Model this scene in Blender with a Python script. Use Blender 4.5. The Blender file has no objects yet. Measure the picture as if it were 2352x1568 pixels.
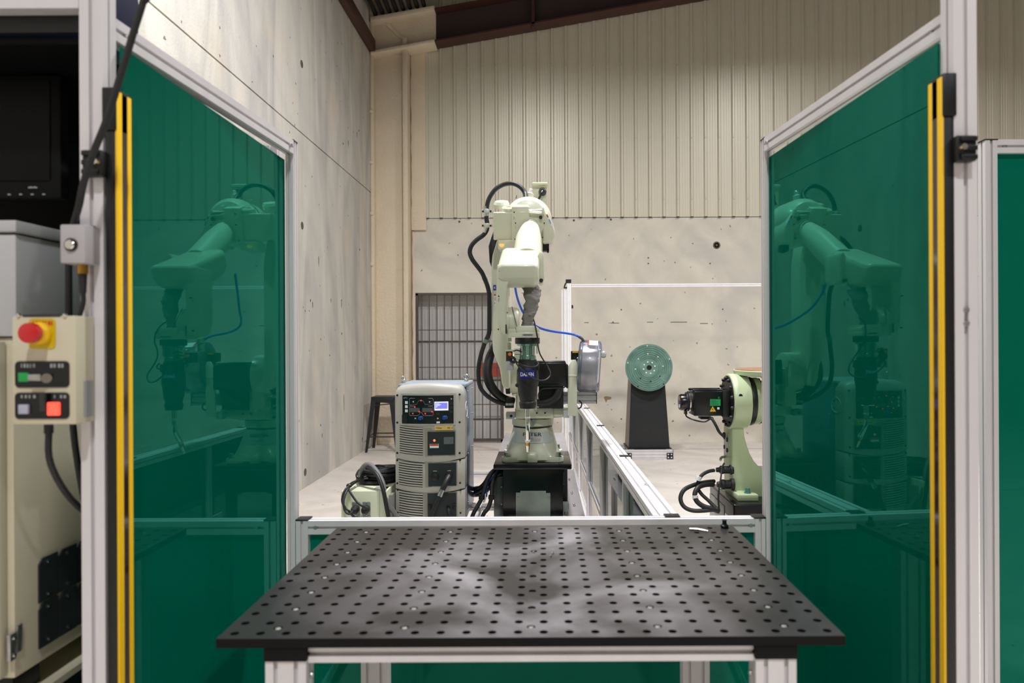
import bpy, bmesh, math, random
from mathutils import Vector, Matrix

scene = bpy.context.scene
random.seed(7)

# ------------------------------------------------------------------ camera, light, exposure
FPX, CX, CY, ROLL, CAMZ = 1627.0, 1245.0, 780.0, 0.005, 1.45
cam_data = bpy.data.cameras.new('camera')
cam = bpy.data.objects.new('camera', cam_data)
scene.collection.objects.link(cam)
cam.location = (0, 0, CAMZ)
cam.rotation_euler = (math.pi / 2, ROLL, 0)
cam_data.sensor_width = 36.0
cam_data.lens = FPX / 2352 * 36.0
cam_data.shift_x = -(CX - 1176) / 2352
cam_data.shift_y = (CY - 784) / 2352
cam_data.clip_start = 0.05
cam_data.dof.use_dof = True
cam_data.dof.focus_distance = 4.3
cam_data.dof.aperture_fstop = 3.4
scene.camera = cam

world = bpy.data.worlds.new('hall_ambient')
scene.world = world
world.use_nodes = True
world.node_tree.nodes['Background'].inputs[0].default_value = (0.9, 0.93, 1.0, 1)
world.node_tree.nodes['Background'].inputs[1].default_value = 0.03

def area_lamp(name, loc, size, power, spread=150, color=(0.97, 0.975, 1.0), aim=None):
    l = bpy.data.lights.new(name, 'AREA')
    l.shape = 'DISK'; l.size = size; l.energy = power; l.color = color
    l.spread = math.radians(spread)
    o = bpy.data.objects.new(name, l)
    scene.collection.objects.link(o)
    o.location = loc
    if aim is not None:
        o.rotation_euler = (Vector(aim) - Vector(loc)).to_track_quat('-Z', 'Y').to_euler()
    return o

area_lamp('high_bay_lamp', (0.0, 3.8, 6.3), 0.45, 325, 162)
area_lamp('high_bay_lamp', (0.2, -2.2, 6.3), 0.45, 220, 160)
area_lamp('high_bay_lamp', (4.2, 4.4, 6.9), 0.45, 320, 150)
area_lamp('high_bay_lamp', (5.0, -3.0, 7.0), 0.45, 120, 175)

vs = scene.view_settings
vs.view_transform = 'Standard'
vs.look = 'None'
vs.exposure = 0.0
vs.gamma = 1.0
vs.use_curve_mapping = False
scene.cycles.use_denoising = True
scene.cycles.max_bounces = 10

# ------------------------------------------------------------------ helpers
def Q(px, py, d):
    """World point seen at pixel (px, py) of the photograph at distance d along the view axis."""
    c, s = math.cos(ROLL), math.sin(ROLL)
    u, v, k = px - CX, py - CY, d / FPX
    return Vector(((u * c - v * s) * k, d, CAMZ - (v * c + u * s) * k))

def lin(c):
    def f(x):
        x /= 255.0
        return x / 12.92 if x <= 0.04045 else ((x + 0.055) / 1.055) ** 2.4
    return (f(c[0]), f(c[1]), f(c[2]), 1.0)

def mat(name, rgb, rough=0.5, metal=0.0, vary=0.0, scale=8.0, bump=0.0, bscale=60.0, coat=0.0,
        emit=None, estr=0.0, stretch=None, spec=None, rgb2=None):
    m = bpy.data.materials.new(name); m.use_nodes = True
    nt = m.node_tree; b = nt.nodes['Principled BSDF']
    col = lin(rgb)
    b.inputs['Base Color'].default_value = col
    b.inputs['Roughness'].default_value = rough
    b.inputs['Metallic'].default_value = metal
    if coat: b.inputs['Coat Weight'].default_value = coat; b.inputs['Coat Roughness'].default_value = 0.08
    if spec is not None: b.inputs['Specular IOR Level'].default_value = spec
    if emit is not None:
        b.inputs['Emission Color'].default_value = lin(emit); b.inputs['Emission Strength'].default_value = estr
    tc = nt.nodes.new('ShaderNodeTexCoord')
    src = tc.outputs['Object']
    if stretch:
        mp = nt.nodes.new('ShaderNodeMapping'); mp.inputs['Scale'].default_value = stretch
        nt.links.new(src, mp.inputs[0]); src = mp.outputs[0]
    if vary > 0 or rgb2:
        n = nt.nodes.new('ShaderNodeTexNoise'); n.inputs['Scale'].default_value = scale; n.inputs['Detail'].default_value = 5
        nt.links.new(src, n.inputs['Vector'])
        r = nt.nodes.new('ShaderNodeValToRGB')
        r.color_ramp.elements[0].position = 0.3; r.color_ramp.elements[1].position = 0.7
        if rgb2:
            r.color_ramp.elements[0].color = lin(rgb2); r.color_ramp.elements[1].color = col
        else:
            r.color_ramp.elements[0].color = tuple(c * (1 - vary) for c in col[:3]) + (1,)
            r.color_ramp.elements[1].color = tuple(min(1, c * (1 + vary * 0.5)) for c in col[:3]) + (1,)
        nt.links.new(n.outputs[0], r.inputs[0]); nt.links.new(r.outputs[0], b.inputs['Base Color'])
    if bump > 0:
        n2 = nt.nodes.new('ShaderNodeTexNoise'); n2.inputs['Scale'].default_value = bscale; n2.inputs['Detail'].default_value = 4
        nt.links.new(src, n2.inputs['Vector'])
        bp = nt.nodes.new('ShaderNodeBump'); bp.inputs['Strength'].default_value = bump; bp.inputs['Distance'].default_value = 0.01
        nt.links.new(n2.outputs[0], bp.inputs['Height']); nt.links.new(bp.outputs[0], b.inputs['Normal'])
    return m

def mat_concrete(name, base, dark, warm, streak=(5, 5, 0.7), rough=0.75, pits=True):
    m = bpy.data.materials.new(name); m.use_nodes = True
    nt = m.node_tree; N = nt.nodes.new; L = nt.links.new; b = nt.nodes['Principled BSDF']
    b.inputs['Roughness'].default_value = rough
    tc = N('ShaderNodeTexCoord')
    mp = N('ShaderNodeMapping'); mp.inputs['Scale'].default_value = streak; L(tc.outputs['Object'], mp.inputs[0])
    n1 = N('ShaderNodeTexNoise'); n1.inputs['Scale'].default_value = 1.0; n1.inputs['Detail'].default_value = 7
    n1.inputs['Distortion'].default_value = 1.6; L(mp.outputs[0], n1.inputs['Vector'])
    r1 = N('ShaderNodeValToRGB'); r1.color_ramp.elements[0].position = 0.32; r1.color_ramp.elements[1].position = 0.62
    r1.color_ramp.elements[0].color = lin(dark); r1.color_ramp.elements[1].color = lin(base); L(n1.outputs[0], r1.inputs[0])
    n2 = N('ShaderNodeTexNoise'); n2.inputs['Scale'].default_value = 1.3; n2.inputs['Detail'].default_value = 8; L(tc.outputs['Object'], n2.inputs['Vector'])
    r2 = N('ShaderNodeValToRGB'); r2.color_ramp.elements[0].position = 0.56; r2.color_ramp.elements[1].position = 0.78
    r2.color_ramp.elements[0].color = (0, 0, 0, 1); r2.color_ramp.elements[1].color = (.55, .55, .55, 1); L(n2.outputs[0], r2.inputs[0])
    mx = N('ShaderNodeMixRGB'); L(r2.outputs[0], mx.inputs[0]); L(r1.outputs[0], mx.inputs[1]); mx.inputs[2].default_value = lin(warm)
    out = mx.outputs[0]
    wv = N('ShaderNodeTexWave'); wv.wave_type = 'BANDS'; wv.bands_direction = 'DIAGONAL'
    wv.inputs['Scale'].default_value = 1.1; wv.inputs['Distortion'].default_value = 9; wv.inputs['Detail'].default_value = 3
    wv.inputs['Detail Scale'].default_value = .5
    L(tc.outputs['Object'], wv.inputs['Vector'])
    rw = N('ShaderNodeValToRGB'); rw.color_ramp.elements[0].position = 0.0; rw.color_ramp.elements[1].position = 0.5
    rw.color_ramp.elements[0].color = (.86, .87, .88, 1); rw.color_ramp.elements[1].color = (1, 1, 1, 1); L(wv.outputs[0], rw.inputs[0])
    mm = N('ShaderNodeMixRGB'); mm.blend_type = 'MULTIPLY'; mm.inputs[0].default_value = .35
    L(out, mm.inputs[1]); L(rw.outputs[0], mm.inputs[2]); out = mm.outputs[0]
    if pits:
        vo = N('ShaderNodeTexVoronoi'); vo.inputs['Scale'].default_value = 6.0
        nd = N('ShaderNodeTexNoise'); nd.inputs['Scale'].default_value = 30; L(tc.outputs['Object'], nd.inputs['Vector'])
        mv = N('ShaderNodeVectorMath'); mv.operation = 'MULTIPLY_ADD'; L(nd.outputs[1], mv.inputs[0]); mv.inputs[1].default_value = (.05, .05, .05); L(tc.outputs['Object'], mv.inputs[2])
        L(mv.outputs[0], vo.inputs['Vector'])
        rv = N('ShaderNodeValToRGB'); rv.color_ramp.elements[0].position = 0.05; rv.color_ramp.elements[1].position = 0.085
        rv.color_ramp.elements[0].color = (.35, .32, .28, 1); rv.color_ramp.elements[1].color = (1, 1, 1, 1); L(vo.outputs['Distance'], rv.inputs[0])
        mp2 = N('ShaderNodeMixRGB'); mp2.blend_type = 'MULTIPLY'; mp2.inputs[0].default_value = 1.0
        L(out, mp2.inputs[1]); L(rv.outputs[0], mp2.inputs[2]); out = mp2.outputs[0]
    L(out, b.inputs['Base Color'])
    n3 = N('ShaderNodeTexNoise'); n3.inputs['Scale'].default_value = 45; n3.inputs['Detail'].default_value = 5; L(tc.outputs['Object'], n3.inputs['Vector'])
    bp = N('ShaderNodeBump'); bp.inputs['Strength'].default_value = .25; bp.inputs['Distance'].default_value = .01
    L(n3.outputs[0], bp.inputs['Height']); L(bp.outputs[0], b.inputs['Normal'])
    return m

def mat_acrylic(name, rgb=(0, 100, 72), body=0.82, tint=(.22, .95, .78, 1)):
    """Dark green welding-screen acrylic: mostly absorbing tinted sheet with a glossy face."""
    m = bpy.data.materials.new(name); m.use_nodes = True
    nt = m.node_tree; N = nt.nodes.new; L = nt.links.new
    nt.nodes.remove(nt.nodes['Principled BSDF']); out = nt.nodes['Material Output']
    c = lin(rgb)
    d = N('ShaderNodeBsdfDiffuse'); d.inputs[0].default_value = c
    t = N('ShaderNodeBsdfTranslucent'); t.inputs[0].default_value = (c[0], c[1], c[2], 1)
    mx = N('ShaderNodeMixShader'); mx.inputs[0].default_value = .45; L(d.outputs[0], mx.inputs[1]); L(t.outputs[0], mx.inputs[2])
    tr = N('ShaderNodeBsdfTransparent'); tr.inputs[0].default_value = (0.01, .22, .13, 1)
    mx2 = N('ShaderNodeMixShader'); mx2.inputs[0].default_value = body; L(tr.outputs[0], mx2.inputs[1]); L(mx.outputs[0], mx2.inputs[2])
    g = N('ShaderNodeBsdfGlossy'); g.inputs['Roughness'].default_value = .015; g.inputs[0].default_value = tint
    f = N('ShaderNodeFresnel'); f.inputs[0].default_value = 1.5
    mx3 = N('ShaderNodeMixShader'); L(f.outputs[0], mx3.inputs[0]); L(mx2.outputs[0], mx3.inputs[1]); L(g.outputs[0], mx3.inputs[2])
    L(mx3.outputs[0], out.inputs[0])
    return m

def mat_clear(name, tint=(.93, .94, .97, 1), refl=1.45, rough=.03, haze=0.12):
    m = bpy.data.materials.new(name); m.use_nodes = True
    nt = m.node_tree; N = nt.nodes.new; L = nt.links.new
    nt.nodes.remove(nt.nodes['Principled BSDF']); out = nt.nodes['Material Output']
    tr = N('ShaderNodeBsdfTransparent'); tr.inputs[0].default_value = tint
    d = N('ShaderNodeBsdfDiffuse'); d.inputs[0].default_value = (.8, .82, .9, 1)
    m0 = N('ShaderNodeMixShader'); m0.inputs[0].default_value = haze; L(tr.outputs[0], m0.inputs[1]); L(d.outputs[0], m0.inputs[2])
    g = N('ShaderNodeBsdfGlossy'); g.inputs['Roughness'].default_value = rough
    f = N('ShaderNodeFresnel'); f.inputs[0].default_value = refl
    mx = N('ShaderNodeMixShader'); L(f.outputs[0], mx.inputs[0]); L(m0.outputs[0], mx.inputs[1]); L(g.outputs[0], mx.inputs[2])
    L(mx.outputs[0], out.inputs[0])
    return m

M = {}
M['alu'] = mat('anodised_aluminium', (218, 214, 215), .42, .15, .06, 14, stretch=(1, 1, .1))
M['alu_dull'] = mat('brushed_aluminium', (190, 190, 192), .38, .7, .1, 20)
M['steel'] = mat('zinc_steel', (190, 190, 188), .28, .9, .1, 30)
M['chrome'] = mat('bright_steel', (225, 222, 215), .15, 1.0)
M['black'] = mat('black_plastic', (15, 15, 16), .45, 0, .15, 30)
M['black_gloss'] = mat('black_paint', (14, 15, 16), .22, 0, .1, 20)
M['rubber'] = mat('black_rubber', (26, 26, 27), .5, 0, .15, 40, .15, 200)
M['black_metal'] = mat('powder_coated_black', (30, 32, 34), .42, .1, .12, 25, .1, 150)
M['cream'] = mat('robot_cream_paint', (212, 213, 190), .32, 0, .03, 5, .03, 120, coat=.2)
M['cream_cab'] = mat('cabinet_cream_paint', (205, 198, 172), .45, 0, .04, 6, .05, 200)
M['green_cast'] = mat('pale_green_paint', (182, 196, 160), .35, 0, .05, 5, .05, 90, rgb2=(174, 186, 146))
M['box_cream'] = mat('pale_cream_green_paint', (208, 211, 184), .42, 0, .03, 6)
M['grey_cab'] = mat('light_grey_paint', (185, 185, 186), .45, 0, .03, 6, .03, 200)
M['grey_btn'] = mat('grey_enclosure', (178, 174, 176), .5, 0, .03, 10, .05, 180)
M['acrylic'] = mat_acrylic('green_welding_acrylic', (0, 138, 112))
M['acrylic_wing'] = mat_acrylic('green_wing_acrylic', (0, 116, 92))
M['acrylic_dark'] = mat_acrylic('green_fence_acrylic', (60, 74, 70), .35, (.95, 1, 1, 1))
M['clear'] = mat_clear('clear_plastic')
M['yellow'] = mat('safety_yellow', (240, 190, 0), .4)
M['yellow_plate'] = mat('yellow_label', (205, 175, 0), .5)
M['window'] = mat('dark_sensor_window', (48, 34, 38), .08, 0, coat=.5)
M['red'] = mat('red_button', (200, 20, 28), .3, coat=.4)
M['orange'] = mat('orange_plastic', (235, 110, 20), .4)
M['blue'] = mat('blue_hose', (20, 85, 215), .3, coat=.3)
M['blue_knob'] = mat('blue_knob_plastic', (15, 70, 160), .4)
M['blue_label'] = mat('blue_label', (16, 18, 160), .4)
M['dark_blue'] = mat('dark_blue_plastic', (4, 5, 42), .7, spec=.2)
M['zinc_bright'] = mat('bright_zinc', (205, 202, 196), .25, .6)
M['black_deep'] = mat('matt_black', (9, 9, 10), .6, spec=.2)
M['alu_white'] = mat('bright_anodised_aluminium', (240, 238, 238), .4, .05, .04, 14)
M['white'] = mat('white_print', (235, 235, 232), .5)
M['grey_print'] = mat('grey_print', (150, 152, 152), .5)
M['navy_print'] = mat('navy_print', (22, 26, 52), .5)
M['orange_print'] = mat('orange_print', (225, 135, 30), .5)
M['label_silver'] = mat('translucent_label', (196, 200, 196), .4)
M['red_print'] = mat('red_print', (196, 52, 30), .5)
M['green_print'] = mat('green_label', (40, 160, 90), .4)
M['fabric'] = mat('grey_sleeve_fabric', (128, 124, 118), .8, 0, .15, 20, .4, 60)
M['copper'] = mat('copper', (205, 150, 110), .35, .8, .15, 40)
M['brass'] = mat('brass', (185, 140, 60), .3, .9)
M['shell'] = mat('warm_grey_moulding', (182, 178, 169), .42, 0, .03, 6, .03, 250)
M['louver'] = mat('warm_grey_moulding_fin', (182, 178, 169), .45)
M['dark_panel'] = mat('dark_slate_panel', (40, 46, 47), .35, 0, .08, 12)
M['panel_black'] = mat('membrane_panel', (18, 27, 30), .3)
M['side_blue'] = mat('blue_grey_sheet_metal', (92, 110, 140), .24, .5, .15, 3, stretch=(1, 1, .2))
M['gold'] = mat('gold_badge', (240, 205, 120), .25, .25)
M['seg'] = mat('display_window', (84, 98, 98), .3)
M['wire'] = mat('coiled_wire', (178, 173, 172), .35, .3, .2, 60, stretch=(40, 1, 1))
M['disc'] = mat('machined_green_steel', (132, 166, 154), .3, .35, .35, 10, rgb2=(98, 134, 122))
M['plate'] = mat('galvanised_plate', (176, 180, 172), .35, .6, .12, 9, rgb2=(150, 156, 150))
M['sheet'] = mat('sheet_metal_cover', (190, 186, 190), .3, .6, .1, 6)
M['foam'] = mat('sprayed_foam_cream', (226, 211, 186), .9, 0, .05, 3, .9, 28)
M['brown'] = mat('red_oxide_steel', (70, 40, 34), .6, 0, .15, 4)
M['brown_dark'] = mat('dark_oxide_web', (62, 46, 44), .65, 0, .12, 3)
M['clad'] = mat('cream_cladding_steel', (214, 207, 188), .36, .15, .03, 3, stretch=(3, 3, .15))
M['roof'] = mat('dark_roof_sheet', (60, 58, 56), .7, 0, .1, 3)
M['conc_wall'] = mat_concrete('concrete_precast', (210, 204, 194), (178, 175, 169), (214, 200, 176), (2.2, 2.2, .42))
M['conc_back'] = mat_concrete('concrete_back', (222, 214, 198), (203, 197, 186), (216, 203, 176), (1.2, 1.2, 1.2))
M['floor'] = mat_concrete('concrete_floor', (222, 212, 202), (204, 195, 185), (212, 200, 186), (1.4, 1.4, 1.4), .5)
M['conc_dark'] = mat('concrete_hole', (92, 86, 78), .9, 0, .2, 30)
M['joint'] = mat('joint_gap', (58, 50, 42), .9)
M['rust'] = mat('rusty_bar', (92, 82, 76), .6, .3, .25, 30)
M['recess'] = mat('recess_grey_sheet', (188, 186, 182), .5, .1, .1, 3, stretch=(1, 1, .2))
M['brick_red'] = mat('brick_red_band', (178, 78, 60), .6)
M['conc_hall'] = mat('hall_wall', (190, 184, 172), .8, 0, .05, 1)

def mat_table():
    m = mat('dark_oxide_table', (50, 48, 48), .34, 0)
    nt = m.node_tree; N = nt.nodes.new; L = nt.links.new; b = nt.nodes['Principled BSDF']
    tc = N('ShaderNodeTexCoord')
    n = N('ShaderNodeTexNoise'); n.inputs['Scale'].default_value = 3.2; n.inputs['Detail'].default_value = 9; n.inputs['Distortion'].default_value = .9
    L(tc.outputs['Object'], n.inputs['Vector'])
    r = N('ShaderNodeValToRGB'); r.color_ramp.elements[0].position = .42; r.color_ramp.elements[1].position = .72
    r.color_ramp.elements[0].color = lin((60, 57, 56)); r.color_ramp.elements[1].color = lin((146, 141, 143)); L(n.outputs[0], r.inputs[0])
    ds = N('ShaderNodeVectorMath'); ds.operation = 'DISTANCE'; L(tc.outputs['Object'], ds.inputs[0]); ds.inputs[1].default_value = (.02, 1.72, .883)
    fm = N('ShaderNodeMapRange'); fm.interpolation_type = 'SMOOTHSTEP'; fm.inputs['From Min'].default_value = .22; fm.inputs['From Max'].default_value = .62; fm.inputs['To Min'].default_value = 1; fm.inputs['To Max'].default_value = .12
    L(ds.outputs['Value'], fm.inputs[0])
    wm = N('ShaderNodeMixRGB'); wm.inputs[1].default_value = lin((33, 31, 31)); L(fm.outputs[0], wm.inputs[0]); L(r.outputs[0], wm.inputs[2])  # smudges, lightened around the middle to paint in the central glare
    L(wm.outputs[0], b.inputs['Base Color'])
    r2 = N('ShaderNodeMapRange'); r2.inputs['To Min'].default_value = .3; r2.inputs['To Max'].default_value = .46; L(n.outputs[0], r2.inputs[0]); L(r2.outputs[0], b.inputs['Roughness'])
    return m
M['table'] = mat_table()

class B:
    """Collects shapes in one bmesh, then links them as one mesh object."""
    def __init__(s): s.bm = bmesh.new()
    def _pts(s, pts, faces):
        v = [s.bm.verts.new(p) for p in pts]
        for f in faces:
            try: s.bm.faces.new([v[i] for i in f])
            except ValueError: pass
        return v
    def box(s, a, b, rot=None, pivot=None):
        x0, x1 = sorted((a[0], b[0])); y0, y1 = sorted((a[1], b[1])); z0, z1 = sorted((a[2], b[2]))
        p = [Vector(t) for t in ((x0, y0, z0), (x1, y0, z0), (x1, y1, z0), (x0, y1, z0), (x0, y0, z1), (x1, y0, z1), (x1, y1, z1), (x0, y1, z1))]
        if rot is not None:
            c = Vector(pivot) if pivot is not None else (Vector(a) + Vector(b)) / 2
            p = [rot @ (q - c) + c for q in p]
        s._pts(p, [(0, 3, 2, 1), (4, 5, 6, 7), (0, 1, 5, 4), (1, 2, 6, 5), (2, 3, 7, 6), (3, 0, 4, 7)])
        return s
    def loft(s, loops, cap=True, closed=True):
        rows = [[s.bm.verts.new(p) for p in l] for l in loops]
        n = len(rows[0])
        for a, b in zip(rows, rows[1:]):
            for i in range(n if closed else n - 1):
                j = (i + 1) % n
                try: s.bm.faces.new((a[i], a[j], b[j], b[i]))
                except ValueError: pass
        if cap and closed:
            for r, rev in ((rows[0], True), (rows[-1], False)):
                try: s.bm.faces.new(r[::-1] if rev else r)
                except ValueError: pass
        return s
    def lathe(s, prof, o, axis=(0, 0, 1), n=32, cap=True, arc=None):
        o = Vector(o); ax = Vector(axis).normalized()
        t = Vector((1, 0, 0)) if abs(ax.x) < .9 else Vector((0, 1, 0))
        e1 = (t - ax * t.dot(ax)).normalized(); e2 = ax.cross(e1)
        loops = []
        for r, h in prof:
            loops.append([o + ax * h + (e1 * math.cos(2 * math.pi * i / n) + e2 * math.sin(2 * math.pi * i / n)) * max(r, 1e-5) for i in range(n)])
        return s.loft(loops, cap)
    def cyl(s, a, b, r0, r1=None, n=24):
        a, b = Vector(a), Vector(b); h = (b - a).length
        return s.lathe([(r0, 0), (r0 if r1 is None else r1, h)], a, b - a, n)
    def tube(s, pts, r, n=10, sub=6, radii=None):
        P = [Vector(p) for p in pts]
        R = radii or [r] * len(P)
        if sub > 1 and len(P) > 2:
            out, rr = [], []
            for i in range(len(P) - 1):
                p0, p1, p2, p3 = P[max(i - 1, 0)], P[i], P[i + 1], P[min(i + 2, len(P) - 1)]
                for k in range(sub):
                    t = k / sub
                    out.append(.5 * ((2 * p1) + (p2 - p0) * t + (2 * p0 - 5 * p1 + 4 * p2 - p3) * t * t + (3 * p1 - p0 - 3 * p2 + p3) * t ** 3))
                    rr.append(R[i] + (R[i + 1] - R[i]) * t)
            out.append(P[-1]); rr.append(R[-1]); P, R = out, rr
        loops = []; e = None
        for i, p in enumerate(P):
            tg = (P[min(i + 1, len(P) - 1)] - P[max(i - 1, 0)]).normalized()
            if e is None:
                a = Vector((0, 0, 1)) if abs(tg.z) < .9 else Vector((1, 0, 0))
                e = (a - tg * a.dot(tg)).normalized()
            else:
                e = (e - tg * e.dot(tg)).normalized()
            f = tg.cross(e)
            loops.append([p + (e * math.cos(2 * math.pi * k / n) + f * math.sin(2 * math.pi * k / n)) * R[i] for k in range(n)])
        return s.loft(loops)
    def prism(s, poly, vec):
        vec = Vector(vec); a = [Vector(p) for p in poly]
        return s.loft([a, [p + vec for p in a]])
    def sphere(s, c, r, sc=(1, 1, 1), n=16):
        prof = [(r * math.sin(math.pi * i / (n // 2)), -r * math.cos(math.pi * i / (n // 2))) for i in range(n // 2 + 1)]
        c = Vector(c)
        loops = [[c + Vector((rr * math.cos(2 * math.pi * k / n) * sc[0], rr * math.sin(2 * math.pi * k / n) * sc[1], h * sc[2])) for k in range(n)] for rr, h in [(max(q, 1e-5), h) for q, h in prof]]
        return s.loft(loops)
    def profile(s, p0, p1, side, w, h, slot=.0085, dep=.009, pitch=.045):
        """Slotted aluminium extrusion from p0 to p1; w along side, h across it."""
        p0, p1 = Vector(p0), Vector(p1); ax = (p1 - p0).normalized(); sd = Vector(side)
        sd = (sd - ax * sd.dot(ax)).normalized(); tt = ax.cross(sd)
        pts = []
        def edge(a, b, inward, length):
            n = max(1, round(length / pitch)); d = (b[0] - a[0], b[1] - a[1]); q = math.hypot(*d); d = (d[0] / q, d[1] / q)
            pts.append(a)
            for i in range(n):
                c = length * (i + .5) / n
                for off, dp in ((-slot / 2, 0), (-slot / 2, dep), (slot / 2, dep), (slot / 2, 0)):
                    pts.append((a[0] + d[0] * (c + off) + inward[0] * dp, a[1] + d[1] * (c + off) + inward[1] * dp))
        edge((-w / 2, -h / 2), (w / 2, -h / 2), (0, 1), w); edge((w / 2, -h / 2), (w / 2, h / 2), (-1, 0), h)
        edge((w / 2, h / 2), (-w / 2, h / 2), (0, -1), w); edge((-w / 2, h / 2), (-w / 2, -h / 2), (1, 0), h)
        return s.loft([[p0 + sd * x + tt * y for x, y in pts], [p1 + sd * x + tt * y for x, y in pts]])
    def out(s, name, material, parent=None, bevel=0, seg=2, angle=35, smooth=True):
        bm = s.bm
        bmesh.ops.recalc_face_normals(bm, faces=bm.faces[:])
        if bevel:
            es = [e for e in bm.edges if len(e.link_faces) == 2 and e.calc_face_angle(0) > math.radians(angle)]
            bmesh.ops.bevel(bm, geom=es, offset=bevel, segments=seg, affect='EDGES', clamp_overlap=True, profile=.5)
        me = bpy.data.meshes.new(name); bm.to_mesh(me); bm.free()
        if smooth:
            me.shade_smooth(); me.set_sharp_from_angle(angle=math.radians(35))
        me.materials.append(M[material] if isinstance(material, str) else material)
        return link(name, me, parent)

def link(name, me, parent=None):
    o = bpy.data.objects.new(name, me); scene.collection.objects.link(o)
    if parent is not None:
        o.parent = parent
        if parent.type == 'EMPTY': o.matrix_parent_inverse = Matrix.Translation(-Vector(parent.location))
    return o

def thing(name, label, cat, loc, group=None):
    o = bpy.data.objects.new(name, None); scene.collection.objects.link(o)
    o.location = loc; o.empty_display_size = .1
    o['label'] = label; o['category'] = cat
    if group: o['group'] = group
    return o

def tag(o, label, cat, group=None):
    o['label'] = label; o['category'] = cat
    if group: o['group'] = group
    return o

def struct(name, loc=(0, 0, 0)):
    o = bpy.data.objects.new(name, None); scene.collection.objects.link(o); o.location = loc
    o['kind'] = 'structure'; return o

def text(body, loc, size, material, parent, right=(1, 0, 0), up=(0, 0, 1), name='lettering', width=None, bold=0.0, align='CENTER', shear=0.0):
    cu = bpy.data.curves.new('t', 'FONT'); cu.body = body; cu.size = 1.0; cu.extrude = .01; cu.offset = bold; cu.shear = shear
    cu.align_x = align; cu.align_y = 'CENTER'; cu.resolution_u = 3
    ob = bpy.data.objects.new('t', cu); scene.collection.objects.link(ob)
    bpy.context.view_layer.update()
    me = bpy.data.meshes.new_from_object(ob.evaluated_get(bpy.context.evaluated_depsgraph_get()))
    bpy.data.objects.remove(ob); bpy.data.curves.remove(cu)
    xs = [v.co.x for v in me.vertices]
    sx = size if width is None else width / (max(xs) - min(xs))
    r, u = Vector(right).normalized(), Vector(up).normalized(); n = r.cross(u); L = Vector(loc)
    for v in me.vertices: v.co = L + r * v.co.x * sx + u * v.co.y * size + n * (v.co.z * .02)
    me.name = name; me.materials.clear(); me.materials.append(M[material])
    return link(name, me, parent)

def copy_part(o, parent, offset):
    c = o.copy(); scene.collection.objects.link(c); c.parent = parent
    c.matrix_parent_inverse = o.matrix_parent_inverse.copy(); c.location = o.location + Vector(offset)
    return c
RX = lambda a: Matrix.Rotation(a, 3, 'X')
RY = lambda a: Matrix.Rotation(a, 3, 'Y')
RZ = lambda a: Matrix.Rotation(a, 3, 'Z')
# ================================================================== THE HALL
XL, YB = -2.35, 10.0
fl = struct('floor')
B().box((XL - .2, -8, -.12), (12, YB + .3, 0)).out('floor_slab', 'floor', fl)
b = B()
for y in (-2.0, 9.33): b.box((XL, y, 0), (12, y + .008, .0012))
b.out('saw_cut_joint', 'joint', fl)

wl = struct('wall_left')
for z0, z1 in ((0, 3.483), (3.497, 8.2)):
    B().box((XL - .18, -8, z0), (XL, YB, z1)).out('concrete_panel', 'conc_wall', wl)
B().box((XL - .17, -8, 3.483), (XL - .02, YB, 3.497)).out('panel_joint', 'joint', wl)
for px, py in ((693, 147), (694, 518), (701, 1084), (826, 573), (784, 690), (785, 766), (832, 1007), (713, 690), (788, 330), (824, 300)):
    d = FPX * XL / ((px - CX) - (py - CY) * ROLL)
    p = Q(px, py, d); r = .038 if py in (147, 518, 1084) else .014
    B().cyl((XL - .002, p.y, p.z), (XL + .0015, p.y, p.z), r, n=16).out('tie_hole', 'conc_dark', wl)
for px, py, h in ((790, 925, .22), (784, 700, .09), (832, 1010, .06), (760, 690, .05), (732, 600, .12), (718, 700, .07), (800, 330, .09), (740, 1000, .05), (820, 310, .08)):
    d = FPX * XL / ((px - CX) - (py - CY) * ROLL); p = Q(px, py, d)
    B().prism([(XL - .001, p.y - .012, p.z + h * .3), (XL - .001, p.y, p.z + h / 2), (XL - .001, p.y + .01, p.z + h * .2), (XL - .001, p.y + .004, p.z - h / 2), (XL - .001, p.y - .006, p.z - h * .3)], (.0022, 0, 0)).out('casting_crack', 'conc_dark', wl)

wb = struct('wall_back')
gx0, gx1, gz = -1.785, -.545, 2.12
B().prism([(XL, YB, 0), (gx0, YB, 0), (gx0, YB, gz), (gx1, YB, gz), (gx1, YB, 0), (12, YB, 0), (12, YB, 3.165), (XL, YB, 3.165)], (0, .3, 0)).out('concrete_panel', 'conc_back', wb)
b = B().box((gx0 - .05, YB + .22, 0), (gx1 + .05, YB + .26, gz + .05)); b.out('recess_back', 'recess', wb)
B().box((gx0, YB + .21, 1.42), (gx1, YB + .222, 1.44)).box((gx0, YB + .21, .86), (gx1, YB + .222, .88)).box((gx0, YB + .21, .3), (gx1, YB + .222, .32)).out('recess_rail', 'rust', wb)
B().box((-.9, YB + .19, .93), (gx1 + .02, YB + .215, 1.12)).out('red_band', 'brick_red', wb)
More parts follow.
